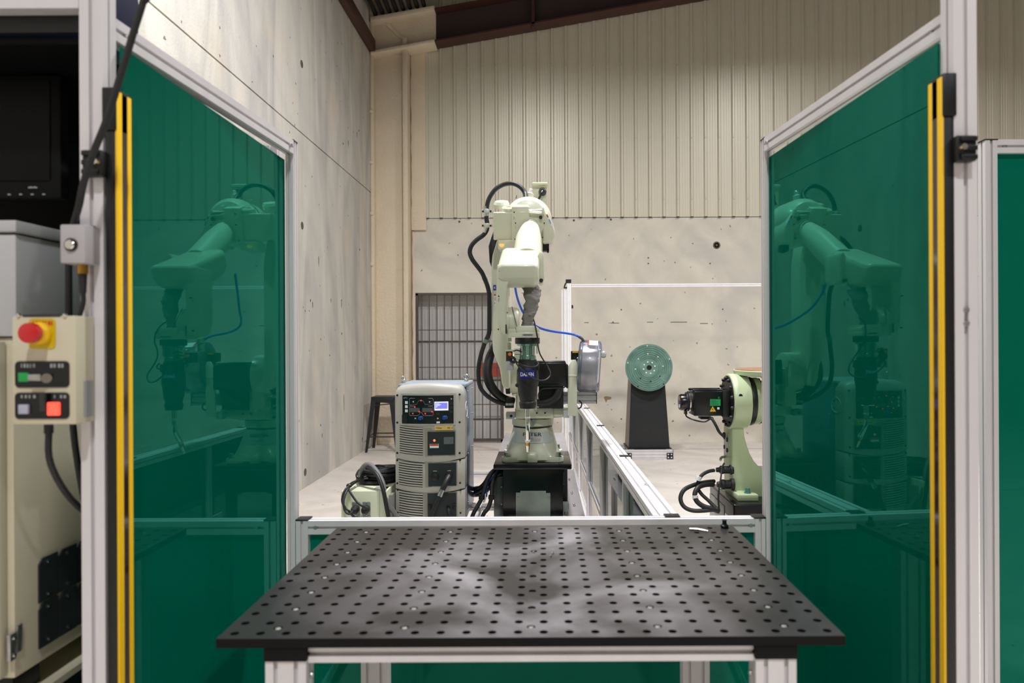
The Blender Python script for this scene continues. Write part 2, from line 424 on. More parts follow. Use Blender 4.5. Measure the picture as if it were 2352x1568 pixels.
# cladding sheets: five ribs each
pitch = .196
def clad_profile(x0, n):
    P = []
    for i in range(n):
        x = x0 + i * pitch
        P += [(x - .004, 0), (x + .012, .036), (x + .036, .036), (x + .052, 0)]
        for q in (.085, .12, .155): P += [(x + q, 0), (x + q + .004, .0018), (x + q + .010, .0018), (x + q + .014, 0)]
    P.append((x0 + n * pitch, 0))
    return P
x = -1.433 - 2 * pitch
k = 0
while x < 12:
    P = clad_profile(x, 5); yb = YB - .012 - .001 * (k % 2)
    b = B()
    b.loft([[Vector((px, yb - py, z)) for px, py in P] for z in (3.172, 8.6)], cap=False, closed=False)
    b.out('cladding_sheet', 'clad', wb, smooth=False); x += 5 * pitch; k += 1
b = B()
xs = -1.433 - pitch
while xs < 3.5:
    for z in (3.42, 4.28, 5.29):
        b.cyl((xs + .02, YB - .05, z), (xs + .02, YB - .06, z), .008, n=6)
    xs += pitch
o = b.out('screws', 'clad', wb); o['kind'] = 'stuff'
b = B()
for i in range(75):
    xr = -1.433 + i * pitch - pitch
    if xr > 11.5: break
    b.box((xr + .004, YB - .04, 3.168), (xr + .04, YB - .008, 3.176))
o = b.out('rib_end_shadow_gap', 'joint', wb); o['kind'] = 'stuff'
p = Q(1646, 563, YB)
B().lathe([(.052, 0), (.052, -.004), (.034, -.004), (.034, 0), (.018, 0), (.018, -.004), (.001, -.004)], (p.x, YB, p.z), (0, 1, 0), 20).out('lifting_insert', 'conc_dark', wb)
for px, py in ((1055, 509), (1318, 506), (1403, 504), (1489, 592), (1489, 605), (1427, 711), (1660, 710), (1427, 962), (1631, 605), (1408, 740)):
    p = Q(px, py, YB)
    B().cyl((p.x, YB - .0015, p.z), (p.x, YB + .002, p.z), .016 if py < 515 else .011, n=10).out('pin_hole', 'conc_dark', wb)
p = Q(1395, 915, YB)
B().prism([p + Vector(t) for t in ((-.05, 0, .02), (-.02, 0, .035), (.06, 0, .02), (.05, 0, -.01), (.0, 0, -.02), (-.02, 0, -.06), (-.035, 0, -.02))], (0, -.0015, 0)).out('spalled_patch', mat('spall', (150, 128, 98), .9), wb)
b = B()
for px0, px1, py in ((1342, 1352, 740), (1402, 1422, 741), (1486, 1500, 739), (1540, 1578, 739), (1608, 1626, 742)):
    b.box(Q(px0, py, YB - .0012), Q(px1, py + 1.4, YB + .002))
b.out('board_mark', 'conc_dark', wb)

wr = struct('wall_right'); B().box((12, -8, 0), (12.2, YB, 8.8)).out('concrete_panel', 'conc_hall', wr)
wn = struct('wall_rear'); B().box((XL, -8.2, 0), (12, -8, 8.8)).out('concrete_panel', 'conc_hall', wn)
ce = struct('ceiling')
B().prism([(XL - .2, -8, 6.18), (12, -8, 8.72), (12, -8, 8.82), (XL - .2, -8, 6.28)], (0, 18.3, 0)).out('roof_sheet', 'roof', ce)

# steel frame of the gable: sprayed column, rafter, eaves beam
col = struct('column_corner')
b = B().box((XL, 9.86, 0), (-1.86, 9.93, 6.3))
b.box((-1.905, 9.74, 0), (-1.835, 9.97, 5.62)).box((XL, 9.74, 0), (XL + .05, 9.97, 6.2))
b.tube([(-1.86, 9.86, 5.58), (-2.08, 9.83, 5.79), (-2.30, 9.84, 6.02)], .035, 8, 3)
b.out('sprayed_column', 'foam', col, bevel=.02)
b = B()
random.seed(3)
pts = [Vector((-1.835 + random.uniform(-.006, .01), 9.965, z * .13)) for z in range(0, 42)]
b.tube(pts, .012, 6, 1)
b.out('foam_edge_crack', mat('foam_crack', (150, 120, 82), .9), col)
B().box((-1.83, 9.955, 3.0), (-1.62, 9.985, 5.6)).box((-1.83, 9.99, 0), (-1.80, 9.999, 3.0)).out('sprayed_edge', 'foam', col, bevel=.008)
for z in (3.9, 3.2, 2.5, 4.6):
    B().sphere((XL + .02, 9.73, z), .03, (1, .4, 1), 8).out('foam_lump', 'foam', col)

rf = struct('beam_rafter')
sl = .176
def raf(x0, x1, za, zb, y0, y1, zr=lambda x: 5.555 + (x + 1.37) * sl):
    return [(x0, y0, zr(x0) + za), (x1, y0, zr(x1) + za), (x1, y0, zr(x1) + zb), (x0, y0, zr(x0) + zb)], (0, y1 - y0, 0)
b = B()
for za, zb, y0, y1 in ((0, .022, 9.70, 9.96), (.02, .44, 9.86, 9.875), (.44, .46, 9.70, 9.96)):
    b.prism(*raf(-1.47, 12, za, zb, y0, y1))
b.out('rafter', 'brown', rf)
B().prism(*raf(-1.47, 12, .03, .43, 9.852, 9.86)).out('rafter_web', 'brown_dark', rf)
b = B()
for za, zb, y0, y1 in ((-.02, .03, 9.68, 9.97), (.02, .44, 9.83, 9.88), (.42, .49, 9.68, 9.97)):
    b.prism(*raf(-2.33, -1.45, za, zb, y0, y1))
b.out('sprayed_rafter_end', 'foam', rf, bevel=.015)
p = Q(1226, 20, 9.75)
B().box((p.x - .03, 9.70, 5.74), (p.x + .01, 9.86, 6.25)).out('fly_brace', 'brown', rf)
B().cyl((p.x + .03, 9.85, 5.83), (p.x + .03, 9.83, 5.83), .013, n=6).out('bolt', 'steel', rf)
B().cyl((p.x + .07, 9.85, 5.84), (p.x + .07, 9.83, 5.84), .013, n=6).out('bolt', 'steel', rf)

eb = struct('beam_eaves')
B().box((XL + .002, -8, 5.40), (XL + .09, 9.70, 5.56)).out('eaves_beam', 'brown', eb, bevel=.006)

# pipes lying on the rafter flange
for i in range(8):
    x = -2.26 + i * .095; z = 5.555 + (x + 1.37) * sl + .53
    blue = i in (5, 6)
    nth = ('nearest', 'second from', 'third from', 'fourth from', 'fifth from', 'sixth from', 'seventh from', 'farthest from')[i]
    t = thing('pipe', 'dark pipe with %s end on the sprayed rafter, %s the side wall' % ('a dark blue' if blue else 'a pale', nth), 'pipe', (x, 9.72, z), 'pipes lying on the sprayed rafter')
    B().tube([(x, 9.72, z), (x + .01, 8.6, z + .04), (x + .02, 7.0, z + .1)], .03, 10, 4).out('barrel', 'black', t)
    B().cyl((x, 9.722, z), (x, 9.70, z), .024, n=12).out('pipe_end', 'dark_blue' if blue else 'foam', t)

# ------------------------------------------------------------------ barred gate in the back wall
g = thing('bar_gate', 'rusty steel bar gate in the doorway of the concrete back wall', 'gate', ((gx0 + gx1) / 2, YB, 0))
b = B()
for xx in (gx0 + .015, gx1 - .03): b.box((xx - .012, YB + .0, .01), (xx + .022, YB + .035, gz - .01))
b.box((gx0, YB, gz - .035), (gx1, YB + .035, gz - .008)).box((gx0, YB, .015), (gx1, YB + .035, .045))
b.out('gate_frame', 'rust', g)
xb0 = Q(969, 850, YB).x; st = 17.4 / FPX * YB
src = None
for i in range(11):
    o = B().box((xb0 + i * st - .006, YB + .012, .03), (xb0 + i * st + .006, YB + .024, gz - .02)).out('bar', 'rust', g) if src is None else copy_part(src, g, (i * st, 0, 0))
    src = src or o
for py in (757.5, 843, 929, 1008):
    z = Q(1050, py, YB).z
    B().box((gx0 + .01, YB + .004, z - .006), (gx1 - .01, YB + .014, z + .006)).out('cross_bar', 'rust', g)

# ------------------------------------------------------------------ black metal stool
sx, sy = Q(883, 910, 9.35).x, 9.38
s = thing('bar_stool', 'black metal bar stool against the sprayed column, half behind the power source', 'stool', (sx, sy, 0))
B().box((sx - .15, sy - .15, .695), (sx + .15, sy + .15, .715)).box((sx - .15, sy - .15, .64), (sx + .15, sy - .14, .70)).box((sx - .15, sy + .14, .64), (sx + .15, sy + .15, .70)).box((sx - .15, sy - .15, .64), (sx - .14, sy + .15, .70)).box((sx + .14, sy - .15, .64), (sx + .15, sy + .15, .70)).out('seat', 'black_metal', s, bevel=.004)
for ax in (-1, 1):
    for ay in (-1, 1):
        top = [(sx + ax * .148, sy + ay * .148), (sx + ax * .085, sy + ay * .148), (sx + ax * .085, sy + ay * .135), (sx + ax * .135, sy + ay * .085), (sx + ax * .148, sy + ay * .085)]
        bot = [(sx + ax * .215, sy + ay * .215), (sx + ax * .185, sy + ay * .215), (sx + ax * .185, sy + ay * .205), (sx + ax * .205, sy + ay * .185), (sx + ax * .215, sy + ay * .185)]
        B().loft([[Vector((a, c, 0)) for a, c in bot], [Vector((a, c, .69)) for a, c in top]]).out('leg', 'black_metal', s)
for a, c in (((-1, -1), (1, -1)), ((1, -1), (1, 1)), ((1, 1), (-1, 1)), ((-1, 1), (-1, -1))):
    B().cyl((sx + a[0] * .185, sy + a[1] * .185, .2), (sx + c[0] * .185, sy + c[1] * .185, .2), .008, n=8).out('foot_rail', 'black_metal', s)
    B().cyl((sx + a[0] * .15, sy + a[1] * .15, .6), (sx + c[0] * .15, sy + c[1] * .15, .63), .007, n=8).out('brace', 'black_metal', s)

# ================================================================== THE CELL: aluminium frames with green acrylic
def bolt(parent, p, d, r=.007, h=.006, m='steel', name='bolt', n=10):
    p = Vector(p); d = Vector(d).normalized()
    return B().lathe([(r, 0), (r, h * .6), (r * .7, h)], p, d, n).out(name, m, parent)

# front low partition between the two wings
YF = 2.372
t = thing('low_screen', 'waist-high aluminium partition with green infill behind the perforated table', 'partition', (-.04, YF, 0))
B().profile((-.7795, YF, .8305), (.7035, YF, .8305), (0, 0, 1), .045, .045).out('top_rail', 'alu', t)
B().profile((-.7795, YF, .1), (.7035, YF, .1), (0, 0, 1), .045, .045).out('bottom_rail', 'alu', t)
for x in (-.800, .721):
    B().profile((x, YF, 0), (x, YF, .853), (1, 0, 0), .040 if x < 0 else .034, .045).out('post', 'alu', t)
    B().box((x - .021, YF - .024, .853), (x + (.021 if x < 0 else .019), YF + .024, .858)).out('end_cap', 'black', t, bevel=.001)
B().box((-.778, YF - .004, .122), (.703, YF + .004, .808)).out('infill_panel', 'acrylic', t)
for x in (-.755, .69): bolt(t, (x, YF - .016, .8305), (0, -1, 0), .008, .008)

def wing(name, label, xn, xf, inner, gn, gf):
    """Tall side screen from the near post (y 1.42) to the far post (y 2.37). inner: +1 if its inside faces +X."""
    t = thing(name, label, 'screen', ((xn + xf) / 2, 1.9, 0))
    yn, yf = 1.4225, YF - .002
    B().profile((xn, yn, 0), (xn, yn, 2.16), (1, 0, 0), .046, .045).out('near_post', 'alu', t)
    B().profile((xf, yf, 0), (xf, yf, 2.115), (1, 0, 0), .026, .04, pitch=.026).out('far_post', 'alu', t)
    B().box((xf - .014, yf - .021, 2.115), (xf + .014, yf + .021, 2.119)).out('end_cap', 'black', t)
    a, c = Vector((gn, yn + .023, 0)), Vector((gf, yf - .02, 0))
    for nm, z in (('top_rail', 2.0925), ('bottom_rail', .12)):
        B().profile(Vector((xn, yn + .023, z)), Vector((xf, yf - .02, z)), (0, 0, 1), .045, .03).out(nm, 'alu', t)
    dr = (c - a).normalized(); nn = Vector((-dr.y, dr.x, 0)) * .003
    g0 = .004
    q = [a + nn + dr * g0, c + nn + dr * .005, c - nn + dr * .005, a - nn + dr * g0]
    B().prism([v + Vector((0, 0, .145)) for v in q], (0, 0, 1.907)).out('acrylic_panel', 'acrylic_wing', t)
    side = Vector((inner, 0, 0))
    bolt(t, c + Vector((xf - c.x + inner * .015, 0, 2.0925)) - dr * .03, side, .007)
    bolt(t, Vector((xn + inner * .012, yn + .075, 2.0925)), side, .007)
    return t
wing('screen_wing', 'tall green acrylic screen left of the robot cell opening, in aluminium frame', -.889, -.8355, 1, -.859, -.856)
tw = wing('screen_wing', 'tall green acrylic screen right of the robot cell opening, angled outward', .839, .7535, -1, .815, .760)
for z in (1.505, 1.478): bolt(tw, (.839, 1.405, z), (0, -1, 0), .007, .008)

# light curtains on the near posts
def curtain(label, x0, inner, ztop):
    t = thing('light_curtain', label, 'light curtain', (x0, 1.45, .3))
    xi = x0 + inner * .022
    B().box((x0, 1.398, .3), (xi, 1.448, ztop - .02)).out('housing', 'black', t, bevel=.004)
    B().box((x0 - inner * .004, 1.394, ztop - .085), (xi + inner * .001, 1.452, ztop)).out('top_cap', 'black', t, bevel=.003)
    for y0, y1 in ((1.3985, 1.4155), (1.4345, 1.4475)):
        B().box((xi - inner * .002, y0, .3), (xi + inner * .0025, y1, ztop - .006)).out('yellow_flange', 'yellow', t, bevel=.001)
    B().box((xi, 1.4165, .3), (xi + inner * .001, 1.4335, ztop - .008)).out('sensor_window', 'window', t)
    zb = ztop - .128
    for z in (zb, .62):
        b = B()
        xo = x0 - inner * .032
        b.box((xo, 1.378, z - .05), (x0 - inner * .002, 1.399, z)).box((x0 - inner * .004, 1.378, z - .05), (x0 + inner * .006, 1.3975, z))
        for q in (.0, .018, .036): b.box((xo, 1.373, z - q - .012), (x0, 1.379, z - q - .002))
        k = b.out('clamp_bracket', 'black', t, bevel=.002)
        B().cyl((x0 - inner * .002, 1.378, z - .025), (x0 - inner * .002, 1.366, z - .025), .006, n=10).out('clamp_screw', 'chrome', k)
    return t
curtain('yellow and black light curtain strip beside the left green screen', -.861, 1, 1.952)
curtain('yellow and black light curtain strip beside the right green screen', .8155, -1, 1.972)

# neighbouring front screens
t = thing('neighbour_screen', 'bright green acrylic panel at the outer edge beyond the right near post', 'screen', (2.0, YF, 0))
B().profile((1.495, YF, 0), (1.495, YF, 2.105), (1, 0, 0), .04, .04).out('post', 'alu', t)
B().box((1.473, YF - .021, 2.105), (1.517, YF + .021, 2.109)).out('end_cap', 'black', t)
B().profile((2.6, YF, 0), (2.6, YF, 2.105), (1, 0, 0), .04, .04).out('post', 'alu', t)
for nm, z in (('top_rail', 2.085), ('bottom_rail', .12)): B().profile((1.515, YF, z), (2.58, YF, z), (0, 0, 1), .045, .04).out(nm, 'alu', t)
B().box((1.51, YF - .003, .14), (2.59, YF + .003, 2.066)).out('acrylic_panel', 'acrylic', t)
bolt(t, (1.545, YF - .012, 2.085), (0, -1, 0), .007)

t = thing('booth_screen', 'dark green acrylic rear panel of the control booth behind the monitor', 'screen', (-1.6, YF, 0))
for x in (-2.2, -.905): B().profile((x, YF + .02, 0), (x, YF + .02, 2.105), (1, 0, 0), .04, .04).out('post', 'alu', t)
for nm, z in (('top_rail', 2.085), ('bottom_rail', .12)): B().profile((-2.18, YF + .02, z), (-.925, YF + .02, z), (0, 0, 1), .045, .04).out(nm, 'alu', t)
B().box((-2.185, YF + .017, .14), (-.92, YF + .023, 2.066)).out('acrylic_panel', 'acrylic', t)
t = thing('booth_header', 'aluminium header profile over the control booth beside the left near post', 'header', (-1.5, 1.4225, 2.11))
B().profile((-2.2, 1.4225, 2.135), (-.913, 1.4225, 2.135), (0, 0, 1), .05, .045).out('beam', 'alu', t)
B().profile((-2.22, 1.4225, 0), (-2.22, 1.4225, 2.13), (1, 0, 0), .045, .045).out('post', 'alu', t)
B().box((-2.2, 1.43, 2.075), (-.914, 1.442, 2.109)).out('fascia', 'black', t)

# side fence running back from the low partition
FX = lambda y: .416 - .0135 * (y - 2.37)
t = thing('side_fence', 'long waist-high aluminium fence running back beside the robot pedestal', 'fence', (FX(5), 5, 0))
def fprof(name, y0, y1, z, w, h, dx=0, m='alu'):
    return B().profile((FX(y0) + dx, y0, z), (FX(y1) + dx, y1, z), (1, 0, 0), w, h).out(name, m, t)
fprof('top_rail', 2.40, 8.36, .8305, .084, .045)
fprof('bottom_rail', 2.42, 8.36, .345, .03, .03, -.012)
fprof('base_beam', 2.42, 8.36, .045, .05, .09, -.025, 'alu')
posts = (3.25, 4.35, 5.45, 6.42, 7.47)
for y in posts:
    B().profile((FX(y) - .018, y, .09), (FX(y) - .018, y, .808), (1, 0, 0), .04, .04).out('post', 'alu', t)
    f = B().box((FX(y) - .075, y - .035, .0), (FX(y) + .03, y + .035, .012)).box((FX(y) - .075, y - .035, .0), (FX(y) - .055, y + .035, .1)).out('foot_plate', 'alu', t)
    bolt(f, (FX(y) - .065, y, .1), (0, 0, 1), .008, .008)
ys = (2.42,) + posts + (8.36,)
for y0, y1 in zip(ys, ys[1:]):
    x0, x1 = FX(y0) - .012, FX(y1) - .012
    B().prism([(x0 - .002, y0 + .02, .36), (x0 + .002, y0 + .02, .36), (x1 + .002, y1 - .02, .36), (x1 - .002, y1 - .02, .36)], (0, 0, .45)).out('infill_panel', 'acrylic_dark', t)
for y in (2.39, 3.62, 4.9, 6.15):
    B().box((FX(y) - .006, y - .02, .853), (FX(y) + .044, y + .02, .857)).out('end_cap', 'black', t)
bolt(t, (FX(2.9) + .015, 2.9, .853), (0, 0, 1), .008, .006)

t = thing('back_fence', 'tall aluminium post and top rail in front of the concrete back wall', 'fence', (.31, 8.43, 0))
B().profile((.325, 8.43, 0), (.325, 8.43, 2.12), (1, 0, 0), .045, .045).out('post', 'alu_white', t)
B().profile((.283, 8.44, 0), (.283, 8.44, 2.06), (1, 0, 0), .035, .04, pitch=.035).out('post', 'alu_white', t)
B().profile((.245, 8.46, 0), (.245, 8.46, 2.045), (1, 0, 0), .022, .04, pitch=.022).out('post', 'alu_white', t)
B().profile((.35, 8.43, 2.09), (3.4, 8.43, 2.09), (0, 0, 1), .035, .045).out('top_rail', 'alu_white', t)
B().profile((3.42, 8.43, 0), (3.42, 8.43, 2.11), (1, 0, 0), .045, .045).out('post', 'alu_white', t)
B().box((.285, 8.405, 2.12), (.35, 8.44, 2.165)).box((.26, 8.41, 2.06), (.30, 8.44, 2.075)).tube([(.268, 8.42, 2.06), (.275, 8.42, 2.1), (.30, 8.42, 2.14)], .008, 6, 3).out('hinge', 'black', t)
B().box((.352, 8.41, 1.82), (.372, 8.43, 1.86)).out('bracket', 'black', t)

# ================================================================== PERFORATED TABLE
TZ = .883
t = thing('perforated_table', 'dark steel welding table with a grid of round holes on aluminium legs', 'table', (-.024, 1.75, 0))
X0, Y0 = -.6245, 1.35
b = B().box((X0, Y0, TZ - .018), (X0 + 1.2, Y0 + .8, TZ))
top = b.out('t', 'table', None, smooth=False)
b = B()
for i in range(24):
    for j in range(16):
        x, y = X0 + .025 + .05 * i, Y0 + .025 + .05 * j
        b.cyl((x, y, TZ - .03), (x, y, TZ + .01), .0085, n=14)
bolts = []
for i in (2, 7, 12, 17, 22):
    for j in range(8):
        x, y = X0 + .05 * i, Y0 + .05 + .1 * j
        b.cyl((x, y, TZ - .0045), (x, y, TZ + .01), .0088, n=14); bolts.append((i, j, x, y))
cut = b.out('c', 'table', None, smooth=False)
md = top.modifiers.new('cut', 'BOOLEAN'); md.operation = 'DIFFERENCE'; md.object = cut; md.solver = 'EXACT'
bpy.context.view_layer.update()
me = bpy.data.meshes.new_from_object(top.evaluated_get(bpy.context.evaluated_depsgraph_get()))
bpy.data.objects.remove(top); bpy.data.objects.remove(cut)
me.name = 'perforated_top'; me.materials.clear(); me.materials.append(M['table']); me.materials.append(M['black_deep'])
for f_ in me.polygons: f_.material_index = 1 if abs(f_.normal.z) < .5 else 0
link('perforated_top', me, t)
empty_holes = {(12, j) for j in range(1, 7)}
src = None
for i, j, x, y in bolts:
    if (i, j) in empty_holes: continue
    if src is None:
        src = B().lathe([(.0068, 0), (.0068, .0025), (.005, .0055), (.0025, .006), (.002, .0045)], (0, 0, 0), (0, 0, 1), 12).out('bolt', 'zinc_bright', t)
        src.matrix_parent_inverse = Matrix.Translation(-Vector(t.location)); o = src
    else:
        o = copy_part(src, t, (0, 0, 0))
    o.location = (x, y, TZ - .0058)
# frame under the top
B().profile((X0 + .17, 1.385, TZ - .036), (X0 + 1.04, 1.385, TZ - .036), (0, 0, 1), .034, .04, pitch=.034).out('front_beam', 'alu', t)
B().profile((X0 + .17, 2.10, TZ - .036), (X0 + 1.04, 2.10, TZ - .036), (0, 0, 1), .034, .04, pitch=.034).out('rear_beam', 'alu', t)
for x, m_ in ((X0 + .13, 0), (X0 + 1.07, 1)):
    B().profile((x, 1.42, TZ - .038), (x, 2.08, TZ - .038), (0, 0, 1), .04, .045).out('side_beam', 'alu', t)
    for y in (1.38, 2.09):
        B().profile((x, y, 0), (x, y, TZ - .042), (1, 0, 0), .078, .045).out('leg', 'alu', t)
        B().box((x - .041, y - .027, TZ - .046), (x + .041, y + .027, TZ - .0185)).out('corner_block', 'black_deep', t, bevel=.002)
    s = 1 if m_ == 0 else -1
    bolt(t, (x + s * .039, 1.385, TZ - .085), (s, 0, 0), .005)
    # diagonal brace to the rear leg
# odds and ends lying on the table
p = Q(1663, 1206, 2.13)
o = B().lathe([(.010, 0), (.012, .004), (.012, .008), (.007, .012), (.006, .02), (.0075, .024)], (p.x, 2.125, TZ), (0, 0, 1), 12).out('table_nut', 'black', None)
tag(o, 'small black threaded knob standing at the far right edge of the table', 'knob')
a = Q(1600, 1213, 2.1)
o = B().tube([(a.x - .02, 2.105, TZ + .003), (a.x + .005, 2.098, TZ + .003), (a.x + .03, 2.085, TZ + .002)], .0028, 6, 3, [.003, .003, .0015]).out('metal_sliver', 'chrome', None)
tag(o, 'bright metal sliver lying near the far right corner of the table', 'scrap')
for k, (px, py, lab) in enumerate(((1226, 1269, 'left one of three tiny bright weld beads on the table'), (1265, 1278, 'tiny bright weld bead in front of another one, mid-table'), (1270, 1272, 'rearmost of the two paired tiny bright weld beads on the table'))):
    d = .567 * FPX / (py - CY); p = Q(px, py, d)
    o = B().sphere((p.x, d, TZ + .003), .0035, n=8).out('weld_bead', 'chrome', None)
    tag(o, lab, 'bead', 'weld beads on the table')
# ================================================================== CONTROL BOOTH (left)
# cream robot controller
RXs = -1.09
t = thing('controller_cabinet', 'cream robot controller cabinet with six dark vent plates, under the grey box', 'cabinet', (-1.45, 1.8, .755))
B().box((-1.80, 1.46, .757), (RXs, 2.10, 1.46)).out('body', 'cream_cab', t, bevel=.004)
B().box((-1.80, 1.435, .765), (RXs - .012, 1.457, 1.452)).out('door', 'cream_cab', t, bevel=.003)
b = B()
for i in range(3):
    for z0, z1 in ((.888, .982), (.789, .884)):
        y0 = 1.525 + i * .064
        v = B().prism([(RXs + .002, y0, z0), (RXs + .002, y0 + .060, z0), (RXs + .002, y0 + .060, z1), (RXs + .002, y0 + .012, z1), (RXs + .002, y0, z1 - .012)], (.003, 0, 0)).out('vent_plate', 'dark_panel', t)
        for zz in (z0 + .012, z1 - .012): bolt(v, (RXs + .005, y0 + .028, zz), (1, 0, 0), .004, .003, 'chrome', 'screw')
for z in (.80,):
    h = B().box((RXs - .002, 1.44, z), (RXs + .006, 1.458, z + .055)).box((RXs, 1.462, z + .01), (RXs + .005, 1.476, z + .065)).out('hinge', 'steel', t, bevel=.001)
    for zz in (z + .01, z + .045): bolt(h, (RXs + .006, 1.45, zz), (1, 0, 0), .004, .003, 'chrome', 'screw')
b.bm.free()
t = thing('cabinet_stand', 'low dark stand with a pale edge beneath the cream controller cabinet', 'stand', (-1.45, 1.8, 0))
B().box((-1.84, 1.40, 0), (-1.085, 2.15, .69)).out('plinth', 'dark_panel', t, bevel=.004)
B().box((-1.85, 1.39, .69), (-1.075, 2.16, .705)).out('edge_plate', 'cream_cab', t)
for x in (-1.76, -1.15):
    for y in (1.52, 2.04): B().box((x - .04, y - .04, .705), (x + .04, y + .04, .757)).out('foot', 'black', t)
# grey electrical box on top
t = thing('grey_enclosure', 'light grey lidded steel box standing on the cream controller cabinet', 'enclosure', (-1.4, 1.6, 1.46))
B().box((-1.75, 1.452, 1.462), (-1.078, 1.80, 1.672)).out('body', 'grey_cab', t, bevel=.004)
B().box((-1.752, 1.446, 1.676), (-1.073, 1.806, 1.70)).out('lid', 'grey_cab', t, bevel=.003)
# monitor in its black hood
t = thing('monitor', 'black flat monitor facing out of the control booth above the grey box', 'monitor', (-1.45, 1.66, 1.70))
B().box((-1.75, 1.60, 1.775), (-1.085, 1.63, 2.055)).out('bezel', 'black_deep', t, bevel=.006)
B().box((-1.72, 1.597, 1.815), (-1.108, 1.6, 2.04)).out('screen', mat('dark_screen', (7, 8, 8), .45, spec=.15), t)
B().cyl((-1.45, 1.64, 1.70), (-1.45, 1.64, 1.80), .03).box((-1.6, 1.56, 1.70), (-1.3, 1.72, 1.712)).out('stand', 'black', t)
b = B()
for i in range(5): b.box((-1.140 - .0042 * i, 1.5965, 1.797), (-1.1368 - .0042 * i, 1.5999, 1.8005 + .001 * (i % 2)))
b.out('maker_mark', 'grey_print', t)
b = B()
for i in range(4): b.box((-1.125 - .026 * i, 1.5965, 1.782), (-1.119 - .026 * i, 1.5999, 1.785))
o = b.out('button_marks', 'grey_print', t)
t = thing('booth_backboard', 'black backing board behind the monitor in the control booth', 'board', (-1.4, 1.85, 1.7))
B().box((-2.19, 2.20, .2), (-.93, 2.215, 2.05)).out('board', 'black_deep', t)
t = thing('booth_roof', 'black roof board of the control booth under the aluminium header', 'board', (-1.5, 1.8, 2.035))
B().box((-2.19, 1.45, 2.06), (-.93, 2.3, 2.074)).out('board', 'black_deep', t)

# pendant operation box on the near post
x0, x1, yb, z0, z1 = -1.0045, -.8838, 1.342, 1.294, 1.50
t = thing('operator_box', 'cream operator box with red emergency stop button, fixed on the left near post', 'control box', ((x0 + x1) / 2, 1.37, z0))
B().box((x0, yb, z0), (x1, 1.399, z1)).out('body', 'cream_cab', t, bevel=.003)
P = lambda px, py: Q(px, py, yb)
def fplate(px0, py0, px1, py1, m, name, parent, th=.0015, bev=0, y=None, d=None):
    a, c = Q(px0, py0, d or yb), Q(px1, py1, d or yb); yy = a.y if y is None else y
    o = B().box((a.x, yy - th, a.z), (c.x, yy + .0005, c.z))
    return o.out(name, m, parent, bevel=bev, seg=3)
def rplate(px0, py0, px1, py1, r, m, name, parent, th=.0015, d=None, y=None):
    a, c = Q(px0, py1, d or yb), Q(px1, py0, d or yb); yy = a.y if y is None else y
    pts = []
    for cx, cz, s in ((c.x - r, c.z - r, 0), (a.x + r, c.z - r, 1), (a.x + r, a.z + r, 2), (c.x - r, a.z + r, 3)):
        for k in range(5):
            an = math.pi / 2 * (s + k / 4); pts.append(Vector((cx + r * math.cos(an), yy, cz + r * math.sin(an))))
    return B().prism(pts, (0, -th, 0)).out(name, m, parent)
e = rplate(67, 731, 128, 801, .008, 'yellow_plate', 'stop_label', t)
b = B()
for k, w in enumerate((3, 5, 4, 5, 4, 6, 4)): b.box(Q(75 + k * 7, 737, yb - .0018), Q(75 + k * 7 + w, 747, yb - .0012))
b.out('label_marks', 'red_print', e)
c = Q(97, 765, yb); c.y = yb
k = B().lathe([(.021, 0), (.021, .010), (.016, .016), (.016, .022)], c, (0, -1, 0), 24).out('stop_collar', 'yellow', t)
B().lathe([(.013, .018), (.0185, .024), (.0195, .032), (.0185, .038), (.010, .0405), (.0001, .041)], c, (0, -1, 0), 24).out('stop_button', 'red', t)
for px, py, px1, py1 in ((36, 829, 160, 890), (36, 901, 160, 962)):
    rplate(px, py, px1, py1, .008, 'black_gloss', 'button_plate', t, .002)
B().box(Q(41, 856, yb - .0075), Q(69, 876, yb - .001)).out('push_button', mat('green_button', (20, 160, 75), .4), t, bevel=.001)
B().box(Q(41, 929, yb - .0075), Q(69, 950, yb - .001)).out('push_button', mat('white_button', (175, 176, 195), .4), t, bevel=.001)
B().box(Q(107, 924, yb - .0075), Q(140, 953, yb - .001)).out('push_button', mat('lit_red_button', (255, 60, 50), .4, emit=(255, 70, 50), estr=2.2), t, bevel=.002)
c = Q(105, 868, yb); c.y = yb
B().cyl(c, c + Vector((.012, -.014, 0)) * .6, .009, n=18).out('key_lock', 'chrome', t)
B().box((c.x - .020, yb - .02, c.z - .004), (c.x + .004, yb - .018, c.z + .008)).out('key', 'steel', t, bevel=.002)
B().box((c.x - .004, yb - .012, c.z - .062), (c.x + .006, yb - .010, c.z - .028)).out('key_tag', 'dark_panel', t, bevel=.002)
b = B()
for px, w in ((48, 3), (54, 5), (61, 5), (68, 4), (75, 6), (115, 6), (123, 5), (133, 6), (141, 5)): b.box(Q(px, 835, yb - .0024), Q(px + w, 844, yb - .0018))
for px, w in ((48, 4), (57, 5), (66, 4), (76, 6), (124, 3), (138, 5), (146, 6)): b.box(Q(px, 907, yb - .0024), Q(px + w, 914, yb - .0018))
b.out('button_captions', 'grey_print', t)
for px in (44, 150):
    p = P(px, 724); bolt(t, (p.x, yb, p.z), (0, -1, 0), .004, .004, 'chrome', 'screw')
B().box(Q(52, 722, yb - .001), Q(140, 727, yb + .001)).out('top_slot', 'dark_panel', t)
B().box((x1, 1.365, 1.305), (x1 + .0012, 1.392, 1.375)).out('rating_label', 'grey_print', t)
B().cyl((-.955, 1.37, z0), (-.955, 1.37, z0 - .02), .008).tube([(-.955, 1.37, z0 - .02), (-.955, 1.375, z0 - .08), (-.945, 1.42, z0 - .16), (-.93, 1.52, z0 - .26), (-.95, 1.6, z0 - .4)], .006, 8, 5).out('cable_gland', 'rubber', t)

